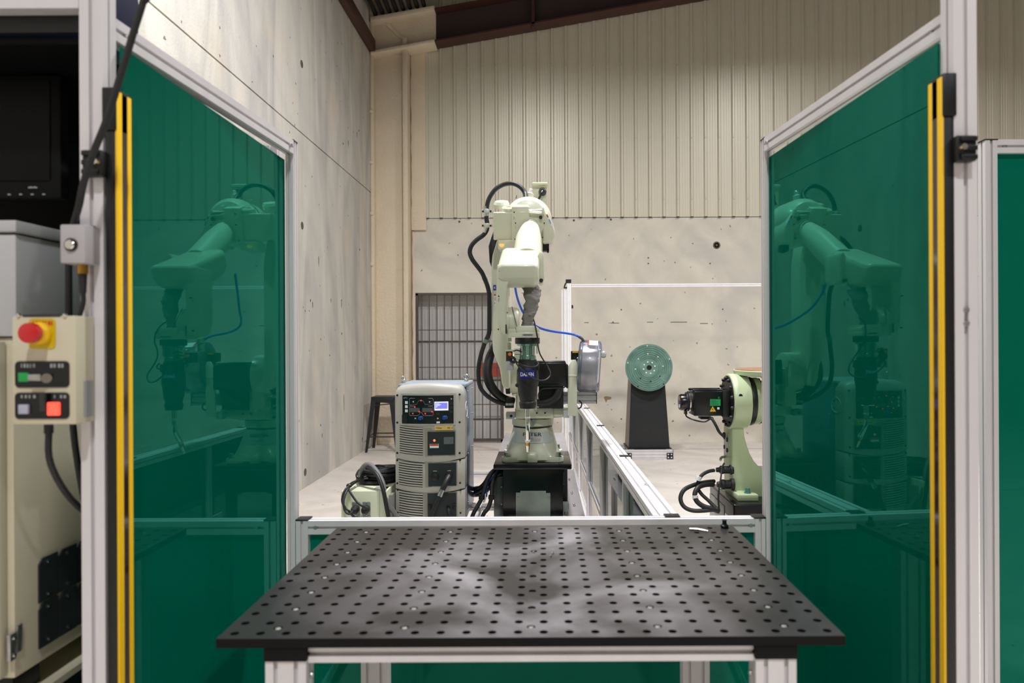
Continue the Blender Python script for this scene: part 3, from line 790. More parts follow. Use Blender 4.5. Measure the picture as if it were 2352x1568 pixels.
# single push button box
yb2 = 1.352
t = thing('button_box', 'small grey box with one steel push button above the operator box', 'control box', (-.885, 1.37, 1.59))
a, c = Q(137, 515, yb2), Q(195, 604, yb2)
B().box((a.x, yb2, c.z), (c.x, 1.399, a.z)).out('body', 'grey_btn', t, bevel=.003)
p = Q(164, 562, yb2)
B().lathe([(.0125, 0), (.0125, .003), (.0105, .004)], (p.x, yb2, p.z), (0, -1, 0), 22).out('button_ring', 'black', t)
B().lathe([(.0095, .002), (.0095, .006), (.008, .0075)], (p.x, yb2, p.z), (0, -1, 0), 22).out('push_button', 'chrome', t)
bolt(t, (c.x - .004, 1.385, a.z), (0, 0, 1), .004, .003, 'chrome', 'screw')
xx = (a.x + c.x) / 2 + .003
B().cyl((xx, 1.378, c.z), (xx, 1.378, c.z - .018), .0095, n=12).out('gland', 'brass', t)
B().cyl((xx, 1.378, c.z - .018), (xx, 1.378, c.z - .055), .0075, .006, 12).tube([(xx, 1.378, c.z - .05), (xx - .001, 1.38, c.z - .075), (xx - .012, 1.385, z1 + .0)], .0045, 8, 4).out('cable', 'rubber', t)

# thick black cable hanging past the post
t_pts = [Q(345, -60, 1.33), Q(330, 0, 1.33), Q(305, 80, 1.33), Q(275, 180, 1.33), Q(245, 275, 1.33), Q(215, 350, 1.33), Q(192, 420, 1.33), Q(182, 470, 1.35), Q(173, 502, 1.385), Q(164, 535, 1.425), Q(158, 600, 1.44), Q(158, 690, 1.45), Q(160, 800, 1.46), Q(168, 980, 1.50), Q(188, 1120, 1.55), Q(225, 1300, 1.6)]
t_pts = [Vector((.6, 1.5, 5.0)) * 0 + Vector((-.62, 1.35, 3.2)), Vector((-.68, 1.34, 2.6))] + t_pts
o = B().tube(t_pts, .0065, 10, 6).out('hanging_cable', 'rubber', None)
tag(o, 'thick black cable hanging diagonally in front of the left near post', 'cable')
p = Q(290, -2, 2.0)
o = B().box((-1.2, 1.5, 2.078), (-.956, 1.7, 2.3)).out('blue_cover', 'dark_blue', None, bevel=.02)
tag(o, 'dark blue cover showing above the top rail of the left green screen', 'cover')

# ================================================================== WELDING POWER SOURCE
D0 = 3.94
wx0, wx1 = Q(906, 1000, D0).x, Q(1067, 1000, D0).x
wc, hw = (wx0 + wx1) / 2, (wx1 - wx0) / 2
BOW = .03
YFr = lambda x: D0 + .022 - BOW * (1 - ((x - wc) / hw) ** 2)
zt, zm1, zm2, zb_ = Q(985, 883, D0).z, Q(985, 1053, D0).z, Q(985, 1124, D0).z, Q(985, 1195, D0).z
WB = 4.46
t = thing('welding_power_source', 'tall grey welding power source with lit control panel, left of the robot', 'welding machine', (wc, 4.2, .40))
SAG = lambda x: .024 * (1 - ((x - wc) / hw) ** 2)
def arc_slab(xa, xb, z0, z1, front, back, n=10, sag=0):
    """Slab following the bowed front; front/back are offsets in front of it."""
    xs = [xa + (xb - xa) * i / n for i in range(n + 1)]
    loop = [(x, YFr(x) - front) for x in xs] + [(x, YFr(x) - back) for x in reversed(xs)]
    return [[Vector((x, y, z - sag * (SAG(x) - SAG(xa)))) for x, y in loop] for z in (z0, z1)]
def module(z0, z1, top=False):
    xs = [wx0 + (wx1 - wx0) * i / 16 for i in range(17)]
    if not top:
        loop = [(x, YFr(x)) for x in xs] + [(wx1, D0 + .12), (wx0, D0 + .12)]
        return B().loft([[Vector((x, y, z - SAG(x))) for x, y in loop] for z in (z0, z1)])
    # rounded shoulders and rolled top edge
    loops = []
    for dz, inset, back in ((0, 0, 0), (.28 - .04, 0, 0), (.28 - .018, .004, .004), (.28 - .006, .014, .014), (.28, .028, .03)):
        s = (hw - inset) / hw
        loop = [(wc + (x - wc) * s, YFr(x) + back) for x in xs] + [(wc + hw * s, D0 + .12), (wc - hw * s, D0 + .12)]
        z = z0 + (z1 - z0) * dz / .28
        arch = lambda x: .020 * (1 - ((x - wc) / hw) ** 2) * (1 if dz > .2 else 0)
        loops.append([Vector((x, y, z - .012 * (1 if dz > .2 else 0) + arch(x) - (SAG(x) if dz == 0 else 0))) for x, y in loop])
    return B().loft(loops)
g = .0035
o1 = module(zm1 + g, zt, True).out('upper_housing', 'shell', t)
o2 = module(zm2 + g, zm1 - g).out('middle_housing', 'shell', t, bevel=.003)
o3 = module(zb_, zm2 - g).out('lower_housing', 'shell', t, bevel=.003)
B().box((wx0 + .01, D0 + .055, zb_ - .03), (wx1 - .01, WB - .02, zt - .03)).out('core', 'dark_panel', t)
B().box((wx0 + .004, D0 + .118, zb_ - .01), (wx1 - .001, WB, zt - .022)).out('side_casing', 'side_blue', t, bevel=.003)
B().box((wx0 + .002, D0 + .10, zt - .022), (wx1 - .001, WB, zt - .004)).out('top_cover', mat('bluish_galvanised_top', (160, 172, 184), .45, .3, .12, 40), t, bevel=.003)
for px, py, y in ((1071, 876, 4.3), (926, 886, 4.15)):
    x = Q(px, py, y).x
    e = B().lathe([(.013, 0), (.013, .008), (.006, .012)], (x, y, zt - .004), (0, 0, 1), 12)
    e.tube([Vector((x + .015 * math.cos(a * math.pi / 6) * (.35 if px < 1000 else 1), y + (.014 * math.cos(a * math.pi / 6) if px < 1000 else 0), zt + .024 + .015 * math.sin(a * math.pi / 6))) for a in range(13)], .0045, 8, 1).out('lifting_eye', 'steel', t)
# housing screws
for px, pys in ((911, (908, 971, 1041)), (1055, (906, 970, 1041))):
    for py in pys:
        p = Q(px, py, D0); B().cyl((p.x, YFr(p.x) - .002, p.z), (p.x, YFr(p.x) + .004, p.z), .0058, n=14).out('screw', 'black', o1)
for px, pys, par in ((911, (1058, 1111), o2), (1056, (1057, 1110), o2), (912, (1126, 1179), o3), (1057, (1126, 1179), o3)):
    for py in pys:
        p = Q(px, py, D0); B().cyl((p.x, YFr(p.x) - .002, p.z), (p.x, YFr(p.x) + .004, p.z), .0055, n=14).out('screw', 'black', par)
# louvres
for (pa, pb, ya, yb_, n, par) in ((917, 972, 977, 1040, 12, o1), (915, 971, 1058, 1113, 10, o2), (916, 972, 1127, 1184, 10, o3)):
    a, c = Q(pa, ya, D0), Q(pb, yb_, D0)
    B().loft(arc_slab(a.x, c.x, c.z, a.z, .0012, -.002, 10, .7)).out('vent_backing', 'black', par)
    hgt = (a.z - c.z) / n
    for i in range(n):
        z = c.z + hgt * (i + .62)
        B().loft(arc_slab(a.x - .001, c.x + .001, z - hgt * .24, z + hgt * .30, .0065, 0, 8, .7)).out('louvre', 'louver', par)
def plate(pa, ya, pb, yb_, m, name, par, off=.003, th=.004, n=6, bow=True, d=D0):
    a, c = Q(pa, ya, d), Q(pb, yb_, d)
    return B().loft(arc_slab(a.x, c.x, c.z, a.z, off, off - th, n)).out(name, m, par)
def pb_(px, py, off):   # point on the bowed front
    p = Q(px, py, D0); return Vector((p.x, YFr(p.x) - off, p.z))
plate(920, 903, 1046, 976, 'shell', 'panel_rim', o1, .006, .006)
cp = plate(924, 908, 1042, 972, 'panel_black', 'control_panel', t, .0075, .006)
def bar(pts, r, m, name, par, off=.0085):
    return B().tube([pb_(px, py, off) for px, py in pts], r, 6, 1).out(name, m, par)
bar([(941, 916), (942, 914), (994, 914), (996, 916), (996, 930), (994, 931), (942, 931), (941, 930), (941, 916)], .0009, 'grey_print', 'panel_outline', cp)
bar([(942, 933), (994, 933), (996, 935), (996, 951), (994, 953.5), (974, 953.5), (969, 946), (967, 946), (962, 953.5), (942, 953.5), (941, 951), (941, 935), (942, 933)], .0009, 'grey_print', 'panel_outline', cp)
bar([(943, 929), (950, 928), (957, 928), (963, 919), (972, 919), (978, 928), (985, 928), (993, 925)], .0005, 'grey_print', 'panel_curve', cp)
for (xa, xb) in ((942, 965), (971, 994)): plate(xa, 936, xb, 945.5, 'seg', 'digit_display', cp, .0085, .002, 2)
lcd_b = plate(998.5, 921.5, 1030.5, 942, 'white', 'screen_border', cp, .0088, .002, 3)
plate(999.5, 922.5, 1029.5, 941, mat('lcd_white', (230, 230, 255), .4, emit=(240, 240, 255), estr=.9), 'screen_edge', cp, .0094, .001, 3)
scr = plate(1000.5, 924, 1028.3, 938, mat('lcd_screen', (110, 110, 235), .4, emit=(125, 125, 240), estr=.75), 'screen', cp, .0100, .001, 3)
b = B()
for px, py, w in ((1002, 926, 8), (1002, 928, 12), (1002, 930, 9), (1002, 932, 4), (1002, 934, 3)):
    p, q = pb_(px, py, .0104), pb_(px + w, py + .8, .0104); b.box((p.x, p.y - .0002, p.z), (q.x, p.y + .0004, q.z))
b.out('screen_text', mat('lcd_text', (230, 230, 250), .4, emit=(235, 235, 255), estr=.8), cp)
led = mat('red_led', (255, 20, 20), .3, emit=(255, 20, 20), estr=5)
for px, py in ((968, 919), (953.5, 934), (964, 944.5), (993.5, 944.5), (949, 949), (978, 949)):
    B().sphere(pb_(px, py, .0085), .0036, (1, .5, 1), 10).out('indicator', led, cp)
for py in (924, 933.5, 943): plate(930.5, py - 3.2, 937, py + 3.2, 'white', 'key', cp, .0092, .003, 1)
for px, py in ((949.5, 922), (988.5, 922), (955.5, 960), (1037, 916), (1037, 926), (1037, 936), (1037, 945), (1007, 949.5), (1007, 960)):
    k = plate(px - 3.4, py - 3.4, px + 3.4, py + 3.4, 'dark_panel', 'key', cp, .009, .003, 1)
    s = -1 if px == 949.5 else 1
    if py != 949.5 and not (px == 1037 and py > 920):
        c = pb_(px, py, .0092); w = .0042 * s
        if px == 1037: pts = [c + Vector((-.004, 0, .003)), c + Vector((.004, 0, .003)), c + Vector((0, 0, -.003))]
        else: pts = [c + Vector((-w, 0, .0042)), c + Vector((w, 0, 0)), c + Vector((-w, 0, -.0042))]
        B().prism(pts, (0, -.0006, 0)).out('arrow', 'white', cp)
for px, py in ((966.5, 959.5), (1021.5, 958.5)):
    c = pb_(px, py, .008)
    k = B().lathe([(.0115, 0), (.011, .012), (.0095, .014), (.0001, .0145)], c, (0, -1, 0), 20).out('dial', 'blue_knob', cp)
    B().tube([c + Vector((.0145 * math.cos(a), -.001, .0145 * math.sin(a))) for a in [i * .22 - .5 for i in range(8)]], .0011, 6, 1).out('dial_scale', 'grey_print', cp)
plate(1003.5, 967, 1011, 971, 'white', 'mark', cp, .0088, .002, 1)
plate(923, 952, 936, 972, 'black', 'port_cover', cp, .010, .004, 2)
p = pb_(931.5, 913.5, .0085)
plate(926.5, 911, 938, 916, mat('logo_patch', (24, 52, 78), .4), 'maker_badge', cp, .0088, .002, 1)
text('OTC', (p.x, p.y - .0012, p.z), .009, 'grey_print', cp, width=.021, bold=.02)
gd = plate(999.5, 976.5, 1041, 987, 'gold', 'badge', t, .0075, .005, 3)
p = pb_(1020, 982, .0082); p2 = pb_(1008, 982, .0082); p3 = pb_(1030, 982, .0082)
text('Welbee', (p2.x, p2.y, p2.z), .013, 'black', gd, width=.032, shear=.3)
text('P500L II', (p3.x, p3.y, p3.z), .013, 'black', gd, width=.050, shear=.15)
# recessed lower panels
def ipanel(poly, m, name, par, off, th=.004):
    return B().prism([pb_(px, py, off) for px, py in poly], (0, th, 0)).out(name, m, par)
ipanel([(975, 983), (990, 983), (997, 989), (1047, 987), (1047, 1047), (977, 1047)], mat('warm_grey_recess', (150, 146, 134), .5), 'panel_recess', o1, .004)
d1 = plate(983, 991, 1045, 1044, 'dark_panel', 'switch_panel', t, .0066, .005)
lamp = pb_(998.5, 1010.5, .007)
B().sphere(lamp, .0068, (1, .5, 1), 14).out('pilot_lamp', mat('orange_lamp', (255, 130, 100), .3, emit=(255, 110, 80), estr=1.2), d1)
lb = plate(988, 1018.5, 1008.5, 1027.5, 'white', 'caution_label', d1, .0075, .003, 2)
plate(988.5, 1018.7, 1008, 1022.5, 'red_print', 'caution_band', d1, .0079, .002, 2)
plate(1020, 1003, 1042, 1019, mat('grey_switch', (98, 102, 104), .25, coat=.5), 'breaker_cover', d1, .012, .008, 2)
ipanel([(977, 1060), (1050, 1058), (1050, 1116), (977, 1118)], mat('warm_grey_recess2', (150, 146, 134), .5), 'panel_recess', o2, .004)
d2 = plate(984.5, 1063, 1048, 1115, 'dark_panel', 'connector_panel', t, .0066, .005)
for px, py in ((1000, 1094), (1032, 1091.5)):
    c = pb_(px, py, .006)
    B().lathe([(.0235, 0), (.0235, .006), (.018, .007), (.017, .016), (.010, .018)], c, (0, -1, 0), 24).out('socket', 'black', d2)
for px in (1000, 1032): plate(px - 4, 1079.5, px + 4, 1081.5, 'grey_print', 'mark', d2, .0072, .002, 1)
c = pb_(1032, 1094, .02); fl_ = B()
fl_.tube([c, c + Vector((-.01, -.03, -.02)), c + Vector((-.035, -.045, -.07)), c + Vector((-.055, -.05, -.12))], .016, 12, 5, [.02, .017, .014, .012]).out('cable_plug', 'rubber', d2)
B().cyl(c + Vector((-.030, -.043, -.06)), c + Vector((-.044, -.05, -.095)), .0145, n=14).out('cable_ferrule', 'steel', d2)
ipanel([(973, 1131), (1050, 1130), (1050, 1190), (976, 1190)], mat('warm_grey_recess3', (150, 146, 134), .5), 'panel_recess', o3, .004)
d3 = plate(983, 1132, 1048, 1186, 'dark_panel', 'terminal_cover', t, .0066, .005)
B().tube([c + Vector((-.055, -.05, -.12)), c + Vector((-.085, -.055, -.19)), c + Vector((-.105, -.055, -.26)), c + Vector((-.10, -.04, -.34))], .0135, 12, 5).out('output_cable', 'rubber', d3)
cc = pb_(1030, 1165, .006)
B().tube([cc, cc + Vector((.005, -.03, -.01)), cc + Vector((.02, -.035, -.06)), cc + Vector((.03, -.03, -.14))], .010, 10, 5).out('output_cable', 'rubber', d3)
for px in (988, 1044): B().box(pb_(px - 4, 1157, .016), pb_(px + 4, 1168, .004)).out('cover_clip', 'black', d3, bevel=.001)
# emblem on the right side
ex = wx1 + .001; ec = Q(1070.5, 939, 4.03); ey, ez = 4.045, Q(1071, 939, 4.045).z
B().tube([(ex, ey + .052 * math.cos(a * math.pi / 18), ez + .044 * math.sin(a * math.pi / 18)) for a in range(37)], .0012, 6, 1).out('emblem_ring', 'white', t)
text('OTC', (ex + .0006, ey, ez), .036, 'white', t, right=(0, 1, 0), name='emblem_letters', width=.078, bold=.015)
for y in (4.12, 4.4):
    for z in (zt - .05, (zt + zm1) / 2, zm1, zb_ + .06): bolt(t, (wx1, y, z), (1, 0, 0), .005, .004, 'steel', 'screw')

# ================================================================== CREAM JUNCTION BOX AND COIL
D1 = 3.85
a, c = Q(783, 1128, D1), Q(872, 1128, D1)
bx0, bx1, bzt = a.x, Q(889, 1128, D1).x, a.z
t = thing('junction_box', 'cream metal box with two round plugs on its front, left of the power source', 'electrical box', ((bx0 + bx1) / 2, 4.06, 0))
B().box((bx0, D1 + .002, .01), (c.x, 4.36, bzt)).out('body', 'box_cream', t, bevel=.003)
B().box((c.x + .001, D1, .01), (bx1, 4.36, bzt + .001)).out('cover', 'box_cream', t, bevel=.003)
B().box((bx1, D1 + .04, .2), (bx1 + .02, 4.30, bzt - .03)).out('side_unit', mat('grey_side_unit', (120, 118, 112), .5), t, bevel=.003)
for px in (817, 841):
    f = rplate(px - 8, 1152, px + 10, 1184, .004, mat('flange_grey', (150, 155, 155), .4), 'flange', t, .003, D1)
    p = Q(px + 1, 1168, D1)
    B().lathe([(.0215, .002), (.0225, .012), (.0225, .03), (.018, .034), (.016, .055), (.009, .06)], (p.x, D1, p.z), (0, -1, 0), 20).out('plug', 'rubber', t)
    for py in (1154, 1182):
        q = Q(px + 1, py, D1); bolt(f, (q.x, D1 - .003, q.z), (0, -1, 0), .004, .003, 'chrome', 'screw')
rplate(815, 1186, 828, 1205, .004, 'grey_print', 'flange', t, .003, D1); rplate(834, 1183, 852, 1215, .004, 'grey_print', 'flange', t, .003, D1)
b = B()
B().box(Q(853, 1119, 3.92) - Vector((0, 0, 0)), Q(862, 1119, 3.92) + Vector((.012, .03, 0))) if False else None
b.box((bx1 - .085, 3.90, bzt), (bx1 - .012, 3.97, bzt + .001)); b.out('warning_label', 'grey_print', t)
YC = D1 - .055
for pts in ([(843, 1168, YC), (832, 1162, 3.76), (818, 1150, 3.77), (803, 1128, 3.79), (800, 1118, 3.84), (806, 1110, 3.9), (820, 1104, 3.97), (845, 1098, 4.0)],
            [(818, 1169, YC), (808, 1175, 3.76), (795, 1168, 3.77), (786, 1150, 3.78), (791, 1128, 3.8), (803, 1115, 3.84), (818, 1106, 3.95), (850, 1090, 4.02)],
            [(818, 1169, YC), (803, 1180, 3.74), (792, 1172, 3.74), (789, 1150, 3.75), (797, 1126, 3.79), (810, 1112, 3.88), (828, 1100, 4.0), (850, 1092, 4.05)],
            [(800, 1172, 3.75), (808, 1182, 3.76), (818, 1192, 3.79), (826, 1200, 3.84)]):
    B().tube([Q(*p) for p in pts], .0062, 8, 6).out('lead', 'rubber', t)
p = Q(802, 1115, 3.84); B().sphere(p, .014, (1.2, 1, .9), 10).out('tape_band', 'black', t)

t = thing('cable_coil', 'coiled black cable lying on top of the cream box', 'cable', (Q(866, 1090, 4.08).x, 4.1, bzt))
cxy = (Q(868, 1090, 4.10).x, 4.11)
random.seed(11)
for i, (r, z, m, dx) in enumerate(((.095, .012, .011, 0), (.082, .014, .010, .01), (.108, .020, .010, -.005), (.100, .036, .011, .006), (.085, .040, .010, -.01), (.110, .052, .010, .004), (.092, .058, .011, -.006), (.104, .074, .010, .008), (.080, .076, .009, 0), (.060, .080, .005, .01), (.050, .084, .004, .0))):
    pts = []
    n = 22
    for k in range(n + 1):
        an = 2 * math.pi * k / n + i * .7
        rr = r + .006 * math.sin(3 * an + i); 
        pts.append((cxy[0] + dx + rr * 1.05 * math.cos(an), cxy[1] + rr * math.sin(an), bzt + z + .004 * math.sin(2 * an + i)))
    B().tube(pts, m, 8, 2).out('turn', 'rubber', t)
B().tube([Q(828, 1092, 4.03), Q(830, 1078, 4.0), Q(840, 1066, 3.97), Q(853, 1068, 3.94), Q(868, 1085, 3.90), Q(880, 1110, 3.87), Q(885, 1140, 3.86), Q(893, 1160, 3.87), Q(905, 1175, 3.90), Q(915, 1190, 3.92)], .012, 10, 6).out('loose_end', mat('grey_cable', (120, 120, 120), .35), t)
B().tube([Q(845, 1072, 3.95), Q(866, 1090, 3.88), Q(880, 1125, 3.84), Q(888, 1165, 3.83), Q(897, 1215, 3.83)], .011, 10, 6).out('loose_end', 'rubber', t)
B().tube([Q(832, 1088, 3.99), Q(822, 1098, 3.96), Q(818, 1090, 3.96), Q(825, 1078, 4.0), Q(838, 1070, 4.0)], .004, 8, 6).out('loose_end', 'rubber', t)
# ================================================================== ROBOT PEDESTAL, PLATFORM
KP = 3.97
t = thing('robot_pedestal', 'black steel pedestal with a grey access plate, under the robot', 'pedestal', (-.055, 4.2, .40))
a, c = Q(1133, 1066, KP), Q(1313, 1066, KP)
PZ = .752
B().box((a.x, KP, PZ - .03), (c.x, 4.44, PZ)).out('mounting_plate', 'black_gloss', t, bevel=.006)
a2, c2 = Q(1155, 1100, 4.03), Q(1293, 1100, 4.03)
B().box((a2.x, 4.03, .418), (c2.x, 4.40, PZ - .029)).out('column', 'black_gloss', t, bevel=.003)
pl = [(1185, 1187), (1264, 1187), (1264, 1132), (1254, 1132), (1254, 1127), (1195, 1127), (1195, 1131), (1185, 1131)]
o = B().prism([Q(x, y, 4.024) for x, y in pl], (0, .006, 0)).out('access_plate', 'plate', t)
for x in (1189, 1259): p = Q(x, 1142, 4.024); bolt(o, p, (0, -1, 0), .006, .004, 'steel', 'screw')
a3 = Q(1134, 1100, 4.1)
B().box((a3.x, 4.10, .418), (a2.x - .002, 4.42, .66)).out('side_cover', mat('grey_side_cover', (92, 94, 94), .3, .5, .1, 6), t, bevel=.003)
for z in (.50, .60): bolt(t, (a2.x - .012, 4.098, z), (0, -1, 0), .005, .004, 'steel', 'screw')
for z in (.69, .60): B().box((c2.x, 4.1, z - .01), (c2.x + .012, 4.13, z + .01)).out('side_lug', 'black', t, bevel=.002)
B().box((c2.x, 4.06, .42), (c2.x + .035, 4.12, .51)).out('corner_bracket', 'alu_dull', t, bevel=.002)
bolt(t, (c2.x + .018, 4.06, .455), (0, -1, 0), .012, .008)

t = thing('rear_equipment_case', 'low grey flat-topped case directly behind the robot pedestal', 'case', (-.055, 4.95, .40))
B().box((a.x + .002, 4.47, .418), (c.x - .006, 5.33, PZ - .016)).out('body', 'dark_panel', t, bevel=.003)
B().box((a.x - .002, 4.46, PZ - .015), (c.x - .002, 5.34, PZ - .003)).out('lid', 'sheet', t, bevel=.002)

t = thing('platform_frame', 'low aluminium platform frame carrying the robot pedestal and power source', 'platform', (-.1, 4.7, 0))
FZ = .436
def pf(name, p0, p1, w=.045, h=.03): return B().profile(p0, p1, (0, 0, 1) if abs(p0[2] - p1[2]) < .01 else (1, 0, 0), w, h).out(name, 'alu', t)
xl, xr = -.80, .175
pf('front_beam', (-.385, 3.945, .424), (xr, 3.945, .424)); pf('front_beam', (xl, 3.945, .3925), (-.39, 3.945, .3925))
for x in (-.785, -.40, -.24, .15): pf('cross_beam', (x, 3.965, .3925), (x, 5.58, .3925))
pf('rear_beam', (xl, 5.6, .3925), (xr, 5.6, .3925)); pf('middle_beam', (-.40, 4.50, .3925), (xl + .03, 4.50, .3925)); pf('middle_beam', (-.255, 4.50, .3925), (-.385, 4.50, .3925))
for x in (-.785, -.24, .15):
    for y in (3.945, 5.6): pf('leg', (x, y, 0), (x, y, .37))
B().box((-.235, 4.0, .415), (.245, 5.62, .4178)).out('deck_plate', 'sheet', t)
k = t
for y in (4.4, 4.75, 5.2):
    for dx in (0, .0):
        bolt(k, (.195, y, .4178), (0, 0, 1), .007, .005, 'steel', 'screw'); bolt(k, (.195, y + .045, .4178), (0, 0, 1), .007, .005, 'steel', 'screw')
B().box((.175, 3.93, .40), (.181, 3.96, .447)).out('end_cap', 'black', t)

t = thing('cable_bundle', 'tied bundle of black cables running down from the robot pedestal to the platform frame', 'cables', (-.32, 4.1, .42))
runs = (
    ([(1152, 1072, 4.2), (1135, 1080, 4.12), (1118, 1105, 4.08), (1108, 1140, 4.04), (1098, 1160, 4.02), (1088, 1178, 4.0), (1080, 1200, 4.0)], .012, 'black cable dropping over the platform frame, nearer the power source', (1107, 1140, 4.035)),
    ([(1154, 1076, 4.18), (1142, 1085, 4.1), (1131, 1110, 4.06), (1129, 1140, 4.03), (1122, 1165, 4.01), (1112, 1178, 4.0), (1104, 1196, 4.0)], .012, 'black cable dropping over the platform frame, nearer the pedestal', (1129, 1140, 4.025)),
    ([(1150, 1070, 4.3), (1128, 1085, 4.25), (1112, 1110, 4.22), (1097, 1122, 4.38), (1081, 1128, 4.58)], .011, None, None),
    ([(1152, 1080, 4.25), (1133, 1095, 4.2), (1115, 1118, 4.2), (1098, 1130, 4.38), (1081, 1133, 4.58)], .011, None, None),
    ([(1153, 1084, 4.22), (1138, 1100, 4.18), (1120, 1125, 4.18), (1101, 1136, 4.38), (1081, 1138, 4.58)], .010, None, None),
    ([(1151, 1088, 4.24), (1128, 1092, 4.22), (1110, 1116, 4.24), (1096, 1119, 4.38), (1081, 1122, 4.58)], .009, None, None))
for pts, r, lab, tie in runs:
    o = B().tube([Q(*p) for p in pts], r, 10, 6).out('cable', 'rubber', t)
    if tie: B().cyl(Q(tie[0], tie[1] - 3, tie[2]), Q(tie[0] - 1, tie[1] + 6, tie[2]), .017, n=12).out('cable_tie', 'black', o)
o = B().tube([Q(1153, 1084, 4.14), Q(1128, 1098, 4.1), Q(1118, 1120, 4.1), Q(1118, 1140, 4.12)], .004, 8, 5).out('cable', 'blue', t)
o['label'] = 'thin blue cable'

# ================================================================== WELDING ROBOT
R = thing('welding_robot', 'cream six-axis welding robot on the black pedestal, torch pointing down', 'robot', (-.055, 4.2, PZ))
RXc, RYc = -.0575, 4.205
zq = lambda py, d: Q(1220, py, d).z
# base casting
def sq(rx, ry, e, z, n=40):
    L_ = []
    for i in range(n):
        an = 2 * math.pi * i / n; c_, s_ = math.cos(an), math.sin(an)
        L_.append(Vector((RXc + rx * math.copysign(abs(c_) ** (2 / e), c_), RYc + ry * math.copysign(abs(s_) ** (2 / e), s_), z)))
    return L_
base = B().loft([sq(.166, .168, 5, PZ + .012), sq(.160, .165, 4.5, PZ + .03), sq(.148, .15, 3.5, PZ + .065), sq(.134, .135, 2.6, PZ + .115), sq(.120, .12, 2.1, PZ + .165), sq(.112, .112, 2, PZ + .20)]).out('base_casting', 'cream', R)
e_, q_, r_ = .178, .112, .135
pts = []
for sx_, sy_ in ((1, 1), (-1, 1), (-1, -1), (1, -1)):
    cn = [(e_ * sx_, q_ * sy_), (e_ * sx_, (e_ - .03) * sy_), ((e_ - .03) * sx_, e_ * sy_), (q_ * sx_, e_ * sy_), ((q_ - .045) * sx_, (e_ - .022) * sy_)]
    cn2 = [((e_ - .022) * sx_, (q_ - .045) * sy_)] + cn
    pts += cn2 if sx_ * sy_ > 0 else cn2[::-1]
fl_ = B().prism([(RXc + x, RYc + y, PZ + .0005) for x, y in pts], (0, 0, .028)).out('base_flange', 'cream', R, bevel=.003)
for sx_ in (-1, 1):
    for sy_ in (-1, 1):
        B().cyl((RXc + sx_ * .148, RYc + sy_ * .148, PZ + .028), (RXc + sx_ * .148, RYc + sy_ * .148, PZ + .034), .019, n=16).cyl((RXc + sx_ * .148, RYc + sy_ * .148, PZ + .034), (RXc + sx_ * .148, RYc + sy_ * .148, PZ + .055), .0135, n=6 if sx_ < 0 else 16).out('anchor_bolt', 'steel', fl_)
B().box((RXc - .028, 4.02, PZ + .001), (RXc + .028, 4.06, PZ + .046)).out('front_boss', 'cream', R, bevel=.003)
# label wrapped on the base, PETER / AUTOLINE
zl0, zl1 = zq(1018, 4.06), zq(993, 4.06)
def base_y(x, z):   # front of the casting at height z
    tb = [(PZ + .012, .166, .168, 5), (PZ + .065, .148, .15, 3.5), (PZ + .115, .134, .135, 2.6), (PZ + .165, .120, .12, 2.1), (PZ + .20, .112, .112, 2)]
    for (za, ra, qa, ea), (zb2, rb2, qb, eb2) in zip(tb, tb[1:]):
        if z <= zb2:
            f = (z - za) / (zb2 - za); rx = ra + (rb2 - ra) * f; ry = qa + (qb - qa) * f; e = ea + (eb2 - ea) * f
            return RYc - ry * max(0, 1 - abs((x - RXc) / rx) ** e) ** (1 / e)
    return RYc - .112
rows = []
for k in range(5):
    z = zl0 + (zl1 - zl0) * k / 4; wd = .112 + .014 * (4 - k) / 4
    rows.append([Vector((RXc + wd * (-1 + 2 * i / 12), base_y(RXc + wd * (-1 + 2 * i / 12), z) - .0022, z)) for i in range(13)])
B().loft(rows, cap=False, closed=False).out('name_label', 'label_silver', R)
def ltxt(body, px, py, h, w, m, bold=.0):
    p = Q(px, py, 4.04); y = base_y(p.x, p.z) - .005
    return text(body, (p.x, y - .004, p.z), h, m, R, up=(0, -.33, 1), name='label_lettering', width=w, bold=bold)
ltxt('PETER', 1222, 999.5, .030, .108, 'navy_print', .01)
ltxt('AUTO', 1217, 1009.5, .014, .040, 'dark_panel'); ltxt('LINE', 1235, 1009.5, .014, .030, 'orange_print')
p = Q(1223, 1013.5, 4.04); B().box((p.x - .043, 4.048, p.z), (p.x + .043, 4.05, p.z + .0012)).out('label_line', 'navy_print', R)
# swivel ring and turret
B().lathe([(.112, .945), (.122, .950), (.124, .988), (.118, .992)], (RXc, RYc, 0), (0, 0, 1), 40).out('swivel_ring', 'cream', R)
B().lathe([(.116, .930), (.116, .948)], (RXc, RYc, 0), (0, 0, 1), 40).out('ring_gap', 'dark_panel', R)
tz0, tz1 = zq(961, 4.05), zq(936, 4.05)
xa, xb = Q(1183, 950, 4.05).x, Q(1295, 950, 4.05).x
tur = B().box((xa, 4.04, tz0), (xb - .06, 4.38, tz1)).cyl((xb - .075, 4.17, tz0), (xb - .075, 4.17, tz1), .095, n=28).out('turret', 'cream', R, bevel=.008)
B().box((xb - .08, 4.05, tz0 + .01), (xb + .028, 4.12, tz1 - .004)).out('turret_bracket', 'cream', R, bevel=.006)
xs0, xs1 = Q(1184, 900, 4.0).x, Q(1234, 900, 4.0).x
B().box((xs0, 4.02, tz1 - .01), (xs0 + .05, 4.32, zq(895, 4.02))).box((xs1 - .018, 4.02, tz1 - .01), (xs1, 4.3, zq(895, 4.02))).box((xs0, 4.12, tz1 - .01), (xs1, 4.3, zq(905, 4.1))).out('shoulder_bracket', 'cream', R, bevel=.006)
B().cyl(Q(1176, 906, 4.0), Q(1186, 904, 4.0), .008, .011, 14).out('guide_pin', 'chrome', R)
